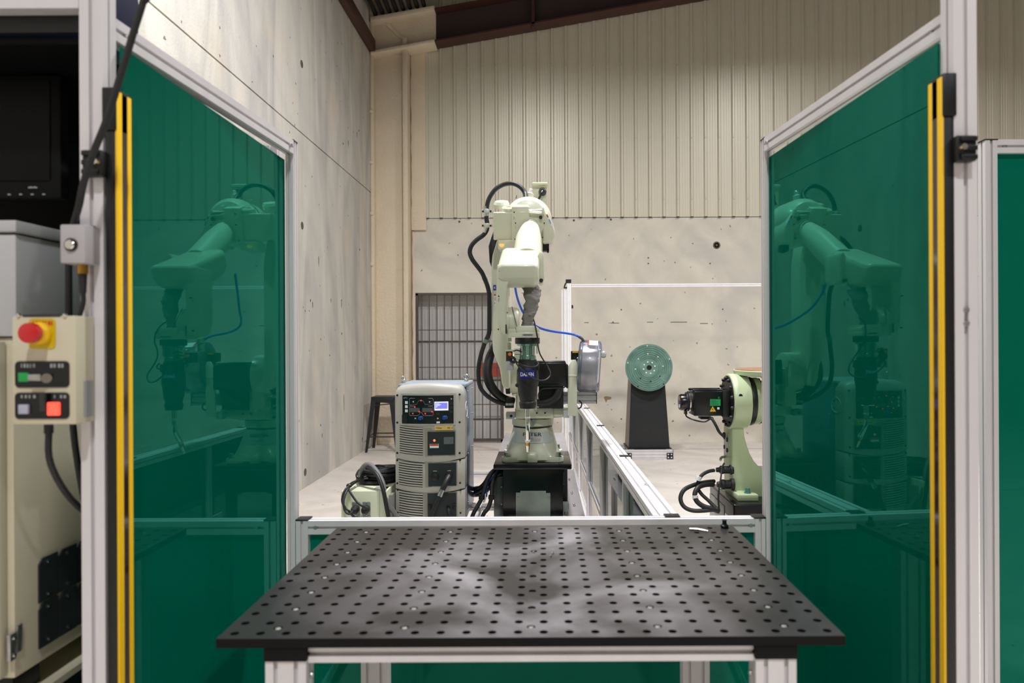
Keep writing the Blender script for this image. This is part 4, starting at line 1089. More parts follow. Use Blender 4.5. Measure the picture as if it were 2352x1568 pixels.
for px in (1233, 1252): p = Q(px, 948, 4.04); bolt(R, (p.x, 4.037, p.z), (0, -1, 0), .005, .003, 'black', 'screw')
o = B().box(Q(1215, 963, 4.06), Q(1231, 964.5, 4.09)).box(Q(1220, 963, 4.06), Q(1222, 981, 4.075)).prism([Q(1223, 964, 4.07), Q(1233, 964, 4.07), Q(1225, 978, 4.07), Q(1223, 978, 4.07)], (0, .01, 0)).out('stop_bracket', 'steel', R)
# shoulder joint (J2): gearbox, motor
JY, JZ = 3.98, zq(858, 3.98)
xg0, xg1 = Q(1166, 858, JY).x, Q(1192, 858, JY).x
B().cyl((xg0 - .01, JY + .03, JZ), (xg0 + .012, JY + .03, JZ), .115, n=40).out('joint_flange', 'black', R)
B().cyl((xg0 + .012, JY + .03, JZ), (xg1 + .05, JY + .03, JZ), .110, n=40).out('shoulder_gearbox', 'cream', R, bevel=.005)
for k in range(10):
    an = 2 * math.pi * k / 10 + .3
    bolt(R, (xg0 + .012, JY + .03 + .098 * math.cos(an), JZ + .098 * math.sin(an)), (1, 0, 0), .007, .008, 'black')
B().box((xg1 - .01, JY - .03, JZ - .19), (xg1 + .06, JY + .16, JZ + .02)).out('shoulder_column', 'cream', R, bevel=.01)
mx0, mx1 = Q(1225, 850, 4.0).x, Q(1303, 850, 4.0).x
mz0, mz1 = zq(886, 4.0), zq(829, 4.0)
mo = B().box((mx0, 3.94, mz0), (mx1 - .008, 4.08, mz1 - .008)).box((mx0, 3.945, mz1 - .009), (mx1 - .01, 3.965, mz1)).box((mx0, 4.05, mz1 - .009), (mx1 - .01, 4.07, mz1)).out('shoulder_motor', 'black_gloss', R, bevel=.006, seg=3)
B().box((mx1 - .009, 3.95, mz0 - .012), (mx1 + .004, 4.07, mz1 - .018)).out('motor_cap', 'black', mo, bevel=.008)
B().box((mx0 + .03, 4.0, zq(936, 4.05)), (mx1 - .022, 4.09, mz0)).box((mx0 + .04, 3.985, mz0 - .02), (mx1 - .03, 4.0, mz0)).out('cable_tunnel', 'black', R, bevel=.004)
B().tube([Q(1236, 925, 3.98), Q(1252, 924, 3.97), Q(1270, 917, 3.965), Q(1281, 904, 3.965), Q(1285, 888, 3.97)], .022, 12, 6).out('tunnel_hose', 'rubber', R)
B().tube([Q(1240, 926, 3.96), Q(1237, 905, 3.95), Q(1246, 893, 3.945), Q(1270, 891, 3.945), Q(1294, 890, 3.95), Q(1301, 884, 3.97)], .0035, 8, 6).out('motor_lead', 'rubber', R)
# lower arm
AD = 3.86
arm = [(1142, 548), (1162, 548), (1170, 600), (1172, 893), (1157, 893), (1152, 880), (1150, 862), (1147, 845), (1139, 826), (1132, 806), (1130, 780), (1129, 700), (1128, 615), (1131, 585)]
B().prism([Q(x, y, AD) for x, y in arm], (0, .235, 0)).out('lower_arm', 'cream', R, bevel=.014, seg=3, angle=50)
B().prism([Q(x, y, 3.99) for x, y in [(1134, 528), (1146, 550), (1146, 570), (1140, 590), (1130, 618), (1124, 600), (1122, 565), (1128, 545)]], (0, .10, 0)).out('cable_cover', 'black', R, bevel=.008)
lp = lambda x, y: Q(x, y, AD - .001)
def arm_plate(px0, py0, px1, py1, m, name): return B().box(lp(px0, py0) - Vector((0, .001, 0)), lp(px1, py1) + Vector((0, .002, 0))).out(name, m, R)
lg = arm_plate(1133, 654.5, 1139.5, 666.5, 'blue_label', 'arm_badge')
B().prism([lp(1137.6, 657) - Vector((0, .0012, 0)), lp(1134.4, 660.5) - Vector((0, .0012, 0)), lp(1137.6, 664) - Vector((0, .0012, 0)), lp(1137.6, 662.3) - Vector((0, .0012, 0)), lp(1136.1, 660.5) - Vector((0, .0012, 0)), lp(1137.6, 658.7) - Vector((0, .0012, 0))], (0, -.0008, 0)).out('badge_mark', 'white', lg)
wl_ = arm_plate(1134.5, 675, 1139, 701, 'white', 'warning_sticker')
B().box(lp(1134.7, 675.2) - Vector((0, .0018, 0)), lp(1138.8, 679) - Vector((0, .001, 0))).out('sticker_red', 'red_print', wl_)
B().box(lp(1136, 682) - Vector((0, .0018, 0)), lp(1138, 690) - Vector((0, .001, 0))).box(lp(1135.5, 693) - Vector((0, .0018, 0)), lp(1137.5, 699) - Vector((0, .001, 0))).out('sticker_marks', 'grey_print', wl_)

# elbow casing (J3), pitched forward
EL = RX(math.radians(22))
def tilt_box(px0, py0, px1, py1, d, depth, m, name, a=22, bevel=.008, par=None, zp=0):
    p, q = Q(px0, py1, d), Q(px1, py0, d)
    piv = ((p.x + q.x) / 2, d, (p.z + q.z) / 2)
    return B().box((p.x, d, p.z), (q.x, d + depth, q.z), RX(math.radians(a)), piv).out(name, m, par or R, bevel=bevel, seg=3)
tilt_box(1133, 487, 1177, 551, 3.66, .30, 'cream', 'elbow_motor_housing', 10, .007)
tilt_box(1175, 484, 1216, 555, 3.645, .30, 'cream', 'elbow_casing', 10, .01)
tilt_box(1175.5, 474, 1214, 494, 3.632, .10, 'cream', 'casing_lip', 22, .006)
a_ = Q(1213, 507, 3.75)
B().lathe([(.06, -.09), (.095, -.08), (.118, -.05), (.126, -.01), (.126, .14), (.1, .17), (.05, .18)], a_, (0, 1, 0), 48).out('elbow_hub', 'cream', R)
cv = [(1247, 483), (1256, 487), (1270, 512), (1275, 530), (1274, 543), (1266, 555), (1247, 557)]
B().prism([Q(x, y, 3.67) for x, y in cv], (0, .26, 0)).out('elbow_cover', 'cream', R, bevel=.01, seg=3, angle=50)
ck = [Q(1254, 492, 3.664), Q(1257, 490.5, 3.664), Q(1271, 516, 3.664), Q(1267.5, 521, 3.664)]
st = B().prism(ck, (0, .004, 0)).out('hazard_sticker', 'white', R)
B().prism([Q(1254.5, 493, 3.662), Q(1256.8, 491.8, 3.662), Q(1260, 498, 3.662), Q(1257.2, 499.5, 3.662)], (0, .002, 0)).out('sticker_red', 'red_print', st)
B().prism([Q(1260, 503, 3.662), Q(1263, 504, 3.662), Q(1266, 514, 3.662), Q(1263, 512, 3.662)], (0, .002, 0)).out('sticker_figure', mat('pale_blue_print', (120, 160, 190), .5), st)
tilt_box(1213, 481, 1249, 497, 3.66, .12, 'cream', 'lock_bracket', 24, .004)
B().cyl(Q(1216, 486, 3.64), Q(1244, 489, 3.64), .008, n=12).out('lock_rod', 'chrome', R)
B().box(Q(1245, 476, 3.65), Q(1250, 495, 3.68)).out('lock_tab', 'cream', R, bevel=.002)
tn = EL @ Vector((0, 0, 1))
p = Q(1168, 477, 3.68)
B().lathe([(.036, -.03), (.036, 0), (.030, .006), (.018, .006), (.018, -.004), (.0001, -.004)], p, tn, 26).out('lifting_lug', 'cream', R)
p = Q(1214, 474, 3.69)
B().lathe([(.034, -.04), (.034, .002), (.028, .008), (.0001, .008)], p, tn, 26).out('top_boss', 'cream', R)
for dx in (-.018, .018): bolt(R, p + Vector((dx, 0, 0)) + tn * .008, tn, .004, .003, 'steel', 'screw')
p = Q(1152, 464, 3.86)
B().lathe([(.042, -.03), (.044, -.01), (.036, .004), (.0001, .004)], p, tn, 26).out('top_cap', 'cream', R)
for px, py, d in ((1242, 498.5, 3.64), (1243.5, 594.5, 3.30), (1243, 643.5, 3.20)):
    q = Q(px, py, d); B().lathe([(.009, .012), (.009, 0), (.007, -.004), (.0001, -.004)], q, (0, 1, 0), 16).out('knob', 'black', R)
for px, py, d in ((1181, 487, 3.60), (1184, 512, 3.62), (1183, 549, 3.645), (1147.5, 622, 3.05), (1145.5, 680, 3.05), (1144.5, 756, 3.06), (1250, 512, 3.66), (1246, 545, 3.665)):
    q = Q(px, py, d); B().cyl(q + Vector((0, .01, 0)), q - Vector((0, .002, 0)), .0032, n=10).out('plug', 'black', R)
# hose gland on top
q0, q1 = Q(1214, 468, 3.78), Q(1219, 437, 3.78)
B().lathe([(.020, 0), (.020, .012), (.016, .013), (.016, .035), (.021, .037), (.021, .055), (.012, .06), (.010, .078), (.006, .082)], q0, q1 - q0, 18).out('hose_gland', mat('white_gland', (235, 232, 222), .3, .2), R)
B().cyl(Q(1185, 455, 3.8), Q(1186, 449, 3.8), .006, n=10).out('grease_nipple', 'chrome', R)
# camera bracket behind
bk = 3.98
B().box(Q(1222, 430, bk), Q(1257, 492, bk + .006)).out('sensor_bracket', 'cream', R, bevel=.002)
B().box(Q(1222, 418, bk - .03), Q(1258, 431, bk + .04)).out('sensor_head', 'box_cream', R, bevel=.006)
q = Q(1246, 441, bk - .005)
B().lathe([(.0215, 0), (.0215, .018), (.014, .024), (.010, .04)], q, (0, -1, 0), 20).tube([q + Vector((0, -.035, 0)), q + Vector((-.008, -.045, -.02)), q + Vector((-.02, -.02, -.04)), q + Vector((-.04, .0, -.06))], .006, 8, 5).out('sensor_plug', 'black', R)
B().cyl((q.x, bk - .0235, q.z), (q.x, bk - .0275, q.z), .0175, n=20).out('plug_ring', 'steel', R)
B().box(Q(1246, 557, 3.74), Q(1261, 579, 3.80)).box(Q(1256, 570, 3.74), Q(1261, 581, 3.77)).out('connector_block', 'black', R, bevel=.003)
q = Q(1152.5, 562, 3.62)
B().lathe([(.0135, -.004), (.0135, 0), (.012, .006), (.007, .011), (.0001, .0125)], q, (0, 0, -1), 18).out('beacon', mat('amber_beacon', (250, 205, 90), .25, emit=(255, 205, 90), estr=.5), R)
tilt_box(1144, 550, 1182, 572, 3.66, .12, 'cream', 'beacon_mount', 0, .004)

# upper arm tube and forearm housing
B().tube([Q(1218, 503, 3.78), Q(1219, 509, 3.72), Q(1218, 525, 3.66), Q(1214, 552, 3.55), Q(1211, 600, 3.36)], .07, 30, 6, [.006, .024, .047, .066, .070]).out('upper_arm', 'cream', R)
FA = math.radians(19)
top_b, top_f = Q(1190, 569, 3.38), Q(1190, 606, 3.03)
fx0, fx1 = Q(1141.5, 600, 3.03).x, Q(1238, 600, 3.03).x
ax_ = (top_f - top_b).normalized(); dn = Vector((0, ax_.z, -ax_.y)); dn = dn if dn.z < 0 else -dn
L_ = (top_f - top_b).length
def fa(x, l, h): v = top_b + ax_ * l + dn * h; return Vector((x, v.y, v.z))
sec = []
for x, ins in ((fx0, .02), (fx0 + .006, .008), (fx0 + .022, 0), (fx1 - .022, 0), (fx1 - .006, .008), (fx1, .022)):
    sec.append([fa(x, 0 + ins, ins), fa(x, L_ - .012 - ins, ins), fa(x, L_ - ins, .012 + ins), fa(x, L_ - .004 - ins, .06), fa(x, L_ - .03 - ins, .10 - ins), fa(x, L_ - .08 - ins, .125 - ins), fa(x, .05 + ins, .125 - ins), fa(x, 0 + ins, .08)])
B().loft(sec).out('forearm_housing', 'cream', R, bevel=.006, seg=3, angle=25)
sideb = [(1233, 590), (1240, 577), (1246, 578), (1249, 588), (1250, 640), (1247, 650), (1240, 652), (1233, 640)]
B().prism([Q(x, y, 3.22) for x, y in sideb], (0, .14, 0)).out('forearm_side', 'cream', R, bevel=.005)
B().cyl(Q(1213, 640, 3.2), Q(1213, 655, 3.2), .045, n=26).out('forearm_outlet', mat('cream_outlet', (196, 204, 168), .4), R)
# wrist fork
fk = [(1141.5, 606), (1188, 606), (1183, 628), (1172, 640), (1165, 655), (1163, 690), (1164, 770), (1156, 768), (1147, 758), (1142, 735), (1141, 690)]
B().prism([Q(x, y, 3.07) for x, y in fk], (0, .17, 0)).out('wrist_fork', 'cream', R, bevel=.012, seg=3, angle=50)
hz = zq(737, 3.15)
xh0, xh1 = Q(1150, 737, 3.15).x, Q(1193, 737, 3.15).x
B().lathe([(.058, 0), (.062, .006), (.062, .036), (.060, .038), (.060, .042), (.062, .044), (.060, .072), (.052, .082), (.0001, .084)], (xh0, 3.14, hz), (1, 0, 0), 36).out('wrist_joint', 'cream', R)
B().box(Q(1161, 702, 3.08), Q(1168, 717, 3.10)).out('joint_tab', 'box_cream', R, bevel=.002)
B().cyl(Q(1176, 704, 3.09), Q(1187, 749, 3.05), .0018, n=6).out('seam_line', 'dark_panel', R)
B().box(Q(1161, 745, 3.07), Q(1164, 766, 3.075)).out('bolt_strip', 'black', R)
wb_ = B().box(Q(1167, 763, 3.08), Q(1240, 774, 3.20)).prism([Q(1167, 764, 3.085), Q(1167, 755, 3.085), Q(1184, 755, 3.085), Q(1190, 748, 3.085), Q(1231, 748, 3.085), Q(1240, 756, 3.085), Q(1240, 764, 3.085)], (0, .115, 0)).out('wrist_body', 'cream', R, bevel=.003)
B().box(Q(1199.5, 767, 3.079), Q(1225, 771, 3.082)).out('serial_plate', 'grey_print', R)
b = B()
for i in range(6): b.box(Q(1203 + i * 3.3, 767.8, 3.0785), Q(1205 + i * 3.3, 770.2, 3.081))
b.out('serial_marks', 'black', R)
# torch
TD = 3.14
k_ = TD / FPX
tx = Q(1211.5, 800, TD).x
ty = TD
T = B().cyl((tx, ty, zq(775, TD)), (tx, ty, zq(789.5, TD)), 28.5 * k_, n=32).out('torch', 'black', R, bevel=.003)
T['label'] = 'welding torch with black body and bright tube'
B().lathe([(24 * k_, 0), (24 * k_, 4 * k_), (17 * k_, 5 * k_), (17 * k_, 26 * k_), (19.5 * k_, 27 * k_), (19.5 * k_, 36 * k_)], (tx, ty, zq(789.5, TD)), (0, 0, -1), 30).out('torch_clamp', mat('greenish_steel', (150, 185, 172), .22, .9), T)
B().cyl((tx - 12 * k_, ty - .030, zq(792, TD)), (tx - 12 * k_, ty - .030, zq(815, TD)), .005, n=10).cyl((tx + 13 * k_, ty - .028, zq(792, TD)), (tx + 13 * k_, ty - .028, zq(815, TD)), .006, n=10).out('clamp_pin', 'steel', T)
B().box((tx + 20 * k_, ty - .01, zq(812, TD)), (tx + 24 * k_, ty + .01, zq(794, TD))).out('clamp_lug', 'white', T, bevel=.002)
body = [(19, 824), (21, 826), (22, 845), (24.5, 850), (25, 862), (25.5, 872), (25, 880), (23, 890), (22, 905), (19.5, 912), (18.5, 918), (17, 920), (19.5, 923), (20, 927), (18, 937), (8, 938)]
B().lathe([(r * k_, (y - 824) * k_) for r, y in body], (tx, ty, zq(824, TD)), (0, 0, -1), 34).out('torch_body', 'rubber', T)
B().sphere((tx - 24 * k_, ty - .01, zq(884, TD)), .009, n=12).out('torch_button', 'rubber', T)
B().box((tx + 19 * k_, ty - .02, zq(850, TD)), (tx + 27 * k_, ty + .02, zq(832, TD))).out('torch_grip', 'rubber', T, bevel=.003)
b = B()
rr = 25.2 * k_ + .0008
for i in range(1):
    l0, l1 = [], []
    for j in range(9):
        an = math.radians(-90 + (-40 + 80 * j / 8)); l0.append(Vector((tx + rr * math.cos(an), ty + rr * math.sin(an), zq(866.5, TD)))); l1.append(Vector((tx + rr * math.cos(an), ty + rr * math.sin(an), zq(849, TD))))
    b.loft([l0, l1], cap=False, closed=False)
b.out('torch_label', 'blue_label', T)
text('DAIHEN', (tx - .001, ty - rr - .0012, zq(858.5, TD)), .024, 'white', T, name='torch_lettering', width=.057, bold=.02)
B().cyl((tx - .001, ty, zq(936, TD)), (tx - .001, ty, zq(958, TD)), 5.3 * k_, n=16).out('torch_tube', 'chrome', T)
B().cyl((tx - .001, ty, zq(956.5, TD)), (tx - .001, ty, zq(960, TD)), 6 * k_, n=16).out('white_collar', 'white', T)
B().tube([(tx - .001, ty, zq(959, TD)), (tx - .0005, ty, zq(975, TD)), (tx - .001, ty + .008, zq(990, TD)), (tx - .002, ty + .028, zq(1003, TD)), (tx - .0025, ty + .048, zq(1014, TD))], 5 * k_, 14, 6).out('gooseneck', 'chrome', T)
e0 = Vector((tx - .0025, ty + .046, zq(1013, TD))); e1 = Vector((tx - .003, ty + .082, zq(1042.5, TD)))
dv = (e1 - e0)
B().cyl(e0, e0 + dv * .14, 6 * k_, n=16).out('white_collar', 'white', T)
B().cyl(e0 + dv * .12, e0 + dv * .42, 5.2 * k_, n=16).out('brass_nut', 'brass', T)
B().cyl(e0 + dv * .42, e1, 5 * k_, 3.4 * k_, 16).out('nozzle', 'chrome', T)
# sensor block left of the torch
S = B().box(Q(1162, 829, 3.12), Q(1180, 849, 3.18)).out('sensor_block', 'grey_btn', R, bevel=.002)
B().box(Q(1162, 803, 3.12), Q(1178, 829, 3.17)).out('sensor_housing', 'dark_panel', S, bevel=.002)
B().box(Q(1161, 803, 3.115), Q(1179, 806, 3.17)).out('sensor_cap', 'label_silver', S)
q = Q(1171, 813, 3.115); B().cyl(q, q - Vector((0, .012, 0)), .0075, n=14).out('sensor_knob', 'orange', S)
B().box(Q(1180, 800, 3.12), Q(1195, 810, 3.16)).box(Q(1181, 812, 3.13), Q(1195, 826, 3.17)).out('sensor_bracket', 'cream', S, bevel=.002)
B().tube([Q(1173, 818, 3.11), Q(1182, 824, 3.10), Q(1180, 832, 3.105), Q(1172, 828, 3.11)], .006, 8, 5).out('sensor_plug', 'black', S)
B().box(Q(1166, 775, 3.2), Q(1176, 784, 3.24)).box(Q(1165, 786, 3.2), Q(1175, 803, 3.24)).out('limit_block', 'box_cream', R, bevel=.003)
for pts, r in (([(1182, 826, 3.10), (1195, 836, 3.06), (1212, 842, 3.06), (1228, 842, 3.07), (1236, 836, 3.09), (1233, 830, 3.10)], .0035),
               ([(1182, 827, 3.10), (1190, 840, 3.05), (1202, 852, 3.045), (1216, 863, 3.05), (1232, 872, 3.06), (1250, 873, 3.08), (1261, 866, 3.1), (1264, 856, 3.11), (1258, 842, 3.12), (1249, 828, 3.12), (1240, 812, 3.11), (1236, 795, 3.09), (1235, 780, 3.07), (1232, 760, 3.07), (1228, 742, 3.10), (1225, 732, 3.15)], .0032),
               ([(1180, 806, 3.10), (1188, 804, 3.08), (1198, 808, 3.09)], .003)):
    B().tube([Q(*p) for p in pts], r, 8, 6).out('sensor_cable', 'rubber', R)
from mathutils import noise as mnoise
# grey fabric sleeve
path = [Q(1208, 640, 3.20), Q(1216, 655, 3.19), Q(1222, 672, 3.17), Q(1222, 692, 3.15), Q(1218, 710, 3.145), Q(1214, 725, 3.14), Q(1212, 738, 3.14), Q(1211, 749, 3.14)]
wid = [21, 20, 19.5, 17, 16, 14, 13, 14]
random.seed(2)
pp, rw = [], []
NS = 56
for i in range(NS + 1):
    f = i / NS * (len(path) - 1); k = min(int(f), len(path) - 2); u = f - k
    pp.append(path[k].lerp(path[k + 1], u)); rw.append((wid[k] + (wid[k + 1] - wid[k]) * u) * k_)
loops = []
for i, (c0, r0) in enumerate(zip(pp, rw)):
    l = []
    for j in range(28):
        an = 2 * math.pi * j / 28
        nv = Vector((math.cos(an) * 1.1, math.sin(an) * 1.1, i * .13))
        w = 1 + .26 * mnoise.noise(nv) + .16 * mnoise.noise(nv * 2.3 + Vector((3, 1, i * .08))) + .07 * mnoise.noise(nv * 5)
        if i == NS: w = 1
        l.append(c0 + Vector((math.cos(an), math.sin(an), 0)) * r0 * w)
    loops.append(l)
B().loft(loops).out('fabric_sleeve', 'fabric', R)
# hoses on the left flank
hp = [(1208, 458, 3.72), (1206, 444, 3.76), (1198, 432, 3.77), (1186, 424, 3.78), (1172, 421, 3.79), (1156, 424, 3.8), (1140, 433, 3.8), (1129, 446, 3.8), (1121, 462, 3.8), (1118, 480, 3.8), (1117, 500, 3.8), (1119, 514, 3.8), (1118, 528, 3.8), (1110, 540, 3.8), (1096, 550, 3.8), (1083, 564, 3.8), (1079, 580, 3.8), (1085, 596, 3.8), (1096, 611, 3.81), (1107, 626, 3.82), (1113, 640, 3.83), (1119, 655, 3.84), (1123, 672, 3.85), (1124, 700, 3.86), (1124, 735, 3.87), (1123, 765, 3.88), (1115, 783, 3.9), (1109, 800, 3.92), (1103, 822, 3.94), (1099, 845, 3.95), (1099, 868, 3.96), (1103, 888, 3.97), (1112, 902, 3.98), (1126, 914, 4.0), (1146, 924, 4.02), (1172, 930, 4.05)]
B().tube([Q(*p) for p in hp], .0122, 12, 4).out('dress_hose', 'rubber', R)
B().tube([Q(*p) for p in [(1140, 780, 4.12), (1133, 800, 4.08), (1125, 820, 4.05), (1120, 845, 4.03), (1121, 868, 4.02), (1129, 888, 4.02), (1143, 905, 4.03), (1160, 916, 4.04), (1180, 921, 4.06)]], .0265, 14, 6, [.016, .02, .025, .027, .0275, .027, .025, .0225, .021]).out('dress_hose', 'rubber', R)
for px, py in ((1117, 485), (1119, 518)):
    o = B().box(Q(1106, py - 4, 3.795), Q(1132, py + 4, 3.80)).cyl(Q(px, py - 5, 3.8), Q(px, py + 5, 3.8), .0145, n=16).out('hose_clamp', 'label_silver' if py < 500 else 'cream', R, bevel=.001)
    for qx in (1109, 1127): bolt(o, Q(qx, py, 3.795), (0, -1, 0), .005, .004, 'black', 'screw')
for (xA, yA), (xB, yB) in (((1112, 637), (1116, 645)), ((1118, 778), (1114, 787))):
    B().cyl(Q(xA, yA, 3.835 if yA < 700 else 3.895), Q(xB, yB, 3.84 if yA < 700 else 3.90), .0138, n=14).out('green_tape', mat('green_tape', (92, 130, 108), .5), R)
B().cyl(Q(1115, 474, 3.8), Q(1117, 497, 3.8), .0134, n=14).out('hose_ferrule', 'steel', R)
B().cyl(Q(1119, 519, 3.8), Q(1114, 535, 3.8), .014, .0125, 14).out('hose_ferrule', 'steel', R)
B().cyl(Q(1170, 912, 4.03), Q(1170, 936, 4.03), .026, n=18).out('hose_socket', 'black', R)
B().cyl(Q(1170, 925, 4.025), Q(1170, 930, 4.025), .0268, n=18).out('socket_band', 'steel', R)
o = B().box(Q(1162, 947, 4.0), Q(1183, 960, 4.06)).out('hose_bracket', 'alu_dull', R, bevel=.004)
q = Q(1174, 955, 3.998); bolt(o, q, (0, -1, 0), .008, .005, 'black')
# blue hose to the wire spool
B().tube([Q(*p) for p in [(1182, 625, 3.6), (1183, 655, 3.62), (1188, 683, 3.66), (1198, 710, 3.72), (1210, 730, 3.8), (1225, 745, 3.86), (1245, 755, 3.9), (1270, 761, 3.94), (1300, 765, 3.98), (1320, 769, 4.0), (1333, 775, 4.0)]], .0062, 10, 6).out('liner_hose', 'blue', R)
B().tube([Q(1330, 773, 4.0), Q(1337, 778, 4.0), Q(1342, 787, 4.0)], .0085, 10, 4).out('hose_sleeve', mat('dark_sleeve', (70, 72, 86), .4), R)
# spool bracket on the turret
sb = [(1304, 955), (1325, 955), (1326, 835), (1322, 826), (1314, 826), (1304, 844)]
B().prism([Q(x, y, 3.97) for x, y in sb], (0, .012, 0)).out('spool_bracket', 'cream', R, bevel=.002)
B().prism([Q(x, y, 3.965) for x, y in [(1304, 862), (1325, 862), (1325, 864.5), (1304, 864.5)]], (0, .02, 0)).out('bracket_rib', 'cream', R)
p0, p1 = Q(1292, 913, 4.06), Q(1369, 914, 4.06)
B().profile((p0.x, 4.06, p0.z), (p1.x, 4.06, p0.z), (0, 0, 1), .066, .045, pitch=.033).out('spool_arm', 'alu_dull', R)
B().box((p1.x, 4.035, p0.z - .034), (p1.x + .004, 4.085, p0.z + .034)).out('arm_end_cap', 'black', R)
B().tube([Q(1328, 938, 3.99), Q(1334, 935, 3.98), Q(1336, 926, 3.99), Q(1330, 920, 4.0)], .004, 8, 4).out('motor_lead', 'rubber', R)
B().box(Q(1294, 942, 4.0), Q(1306, 956, 4.08)).out('bracket_foot', 'label_silver', R, bevel=.003)
fd = B().box(Q(1312, 806, 4.02), Q(1331, 826, 4.10)).out('wire_feeder', 'black_gloss', R, bevel=.005)
B().box(Q(1315, 806, 4.017), Q(1328, 810, 4.02)).out('feeder_label', 'yellow', fd)

# wire spool
SC = Q(1353, 841, 4.05); SR = .150
t = thing('wire_spool', 'clear plastic drum of grey welding wire on the right side of the robot', 'spool', SC)
sax = (RZ(math.radians(-5)) @ RY(math.radians(4)) @ Vector((1, 0, 0))).normalized()
h0 = -.062
B().lathe([(.055, h0), (SR - .02, h0), (SR - .006, h0 + .006), (SR, h0 + .02), (SR, h0 + .11), (SR - .006, h0 + .122), (SR - .02, h0 + .128), (.05, h0 + .128)], SC, sax, 44, cap=False).out('clear_cover', 'clear', t)
B().lathe([(.08, h0 + .022), (.132, h0 + .022), (.134, h0 + .03), (.134, h0 + .095), (.132, h0 + .105), (.08, h0 + .105)], SC, sax, 44).out('wire_coil', 'wire', t)
B().lathe([(.078, h0 + .008), (SR - .008, h0 + .012), (SR - .008, h0 + .018), (.078, h0 + .02)], SC, sax, 44).out('spool_flange', mat('bluish_flange', (70, 92, 140), .3), t)
B().lathe([(.06, h0 + .108), (SR - .012, h0 + .108), (SR - .012, h0 + .112), (.06, h0 + .112)], SC, sax, 44).out('spool_flange', mat('bluish_flange2', (120, 140, 180), .3), t)
B().lathe([(.0001, h0 - .02), (.05, h0 - .02), (.062, h0 - .008), (.062, h0 + .004), (.03, h0 + .006)], SC, sax, 30).out('spool_hub', 'dark_panel', t)
lb = B()
e1 = Vector((0, 0, 1)); e1 = (e1 - sax * e1.dot(sax)).normalized(); e2 = sax.cross(e1)
def sp(an, h, r=SR + .0012): return SC + sax * h + (e1 * math.cos(an) + e2 * math.sin(an)) * r
sgn = 1 if (e2 * 1).y < 0 else -1
lb.loft([[sp(sgn * .20 + sgn * .42 * j / 6, h) for j in range(7)] for h in (h0 + .045, h0 + .105)], cap=False, closed=False).out('spool_label', 'white', t)
B().loft([[sp(sgn * .20 + sgn * .42 * j / 6, h, SR + .002) for j in range(7)] for h in (h0 + .045, h0 + .055)], cap=False, closed=False).out('label_stripe', 'red_print', t)
B().lathe([(.0001, 0), (.02, 0), (.022, .02), (.016, .03), (.0001, .031)], SC + sax * (h0 + .128) + Vector((0, -.02, .075)), sax, 16).out('cover_latch', mat_clear('greenish_clear', (.7, .8, .76, 1), 1.45, .05, .35), t)
# ================================================================== TAILSTOCK STAND
t = thing('tailstock', 'dark tapered stand with a round green faceplate by the back wall', 'tailstock', (1.3, 8.8, 0))
B().profile((.30, 8.54, .06), (1.565, 8.54, .06), (0, 0, 1), .115, .05, .010, .006, .038).out('base_beam', 'alu', t)
B().profile((.30, 9.0, .06), (1.565, 9.0, .06), (0, 0, 1), .115, .05, .010, .006, .038).out('base_beam', 'alu', t)
for x in (1.08, 1.52): B().profile((x, 8.57, .06), (x, 8.97, .06), (0, 0, 1), .115, .045).out('cross_beam', 'alu', t)
B().box((1.565, 8.512, .003), (1.57, 8.568, .118)).out('end_cap', 'black', t)
for x in (1.03, 1.525):
    k = B().box((x - .033, 8.505, .01), (x + .040, 8.514, .085)).out('corner_bracket', 'black', t, bevel=.002)
    for dx in (-.015, .022):
        for z in (.03, .066): bolt(k, (x + dx, 8.505, z), (0, -1, 0), .009, .006, 'alu')
B().box((1.45, 8.49, 0), (1.60, 8.53, .006)).out('foot_pad', 'alu', t)
z0, z1 = .125, .98
lo = [(1.05, 8.60), (1.545, 8.60), (1.545, 9.02), (1.05, 9.02)]; hi = [(1.085, 8.62), (1.49, 8.62), (1.49, 8.95), (1.085, 8.95)]
B().loft([[Vector((x, y, z0)) for x, y in lo], [Vector((x, y, z1)) for x, y in hi]]).out('column', 'black_metal', t, bevel=.006)
B().loft([[Vector((1.048, y, z)) for y, z in ((8.61, z0 + .005), (9.01, z0 + .005))], [Vector((1.083, y, z)) for y, z in ((8.63, z1), (8.94, z1))]], cap=False, closed=False).out('side_plate', mat('warm_grey_side', (128, 122, 112), .5), t)
B().box((1.03, 8.585, z0 - .006), (1.565, 9.04, z0 + .004)).out('base_plate', 'black', t)
dc = Q(1491, 844, 8.5)
dc.y = 8.5
B().cyl((dc.x, 8.52, dc.z), (dc.x, 8.64, dc.z), .12, n=28).out('spindle', 'black', t)
prof = [(.030, 0), (.052, 0), (.053, .002), (.10, .002), (.101, 0)]
for r in (.115, .135, .160, .185, .210, .235, .258): prof += [(r, 0), (r + .0015, .007), (r + .005, .007), (r + .0065, 0)]
prof += [(.280, 0), (.283, -.004), (.283, -.036), (.001, -.036)]
B().lathe([(r, h) for r, h in prof], dc, (0, -1, 0), 64, cap=False).out('faceplate', 'disc', t)
B().cyl((dc.x, 8.515, dc.z), (dc.x, 8.512, dc.z), .030, n=20).out('spindle_bore', 'black', t)
for n, r, ph in ((8, .070, .25), (8, .165, .1), (5, .262, .4)):
    for i in range(n):
        an = 2 * math.pi * i / n + ph
        bright = not (r > .1 and math.sin(an) < -.3)
        B().cyl((dc.x + r * math.cos(an), 8.501, dc.z + r * math.sin(an)), (dc.x + r * math.cos(an), 8.493, dc.z + r * math.sin(an)), .0085, n=10).out('bolt', 'white' if bright else 'black', t)
B().tube([(dc.x + .10, 8.499, dc.z - .09), (dc.x + .20, 8.4985, dc.z - .17)], .0022, 6, 1).out('weld_scratch', 'label_silver', t)

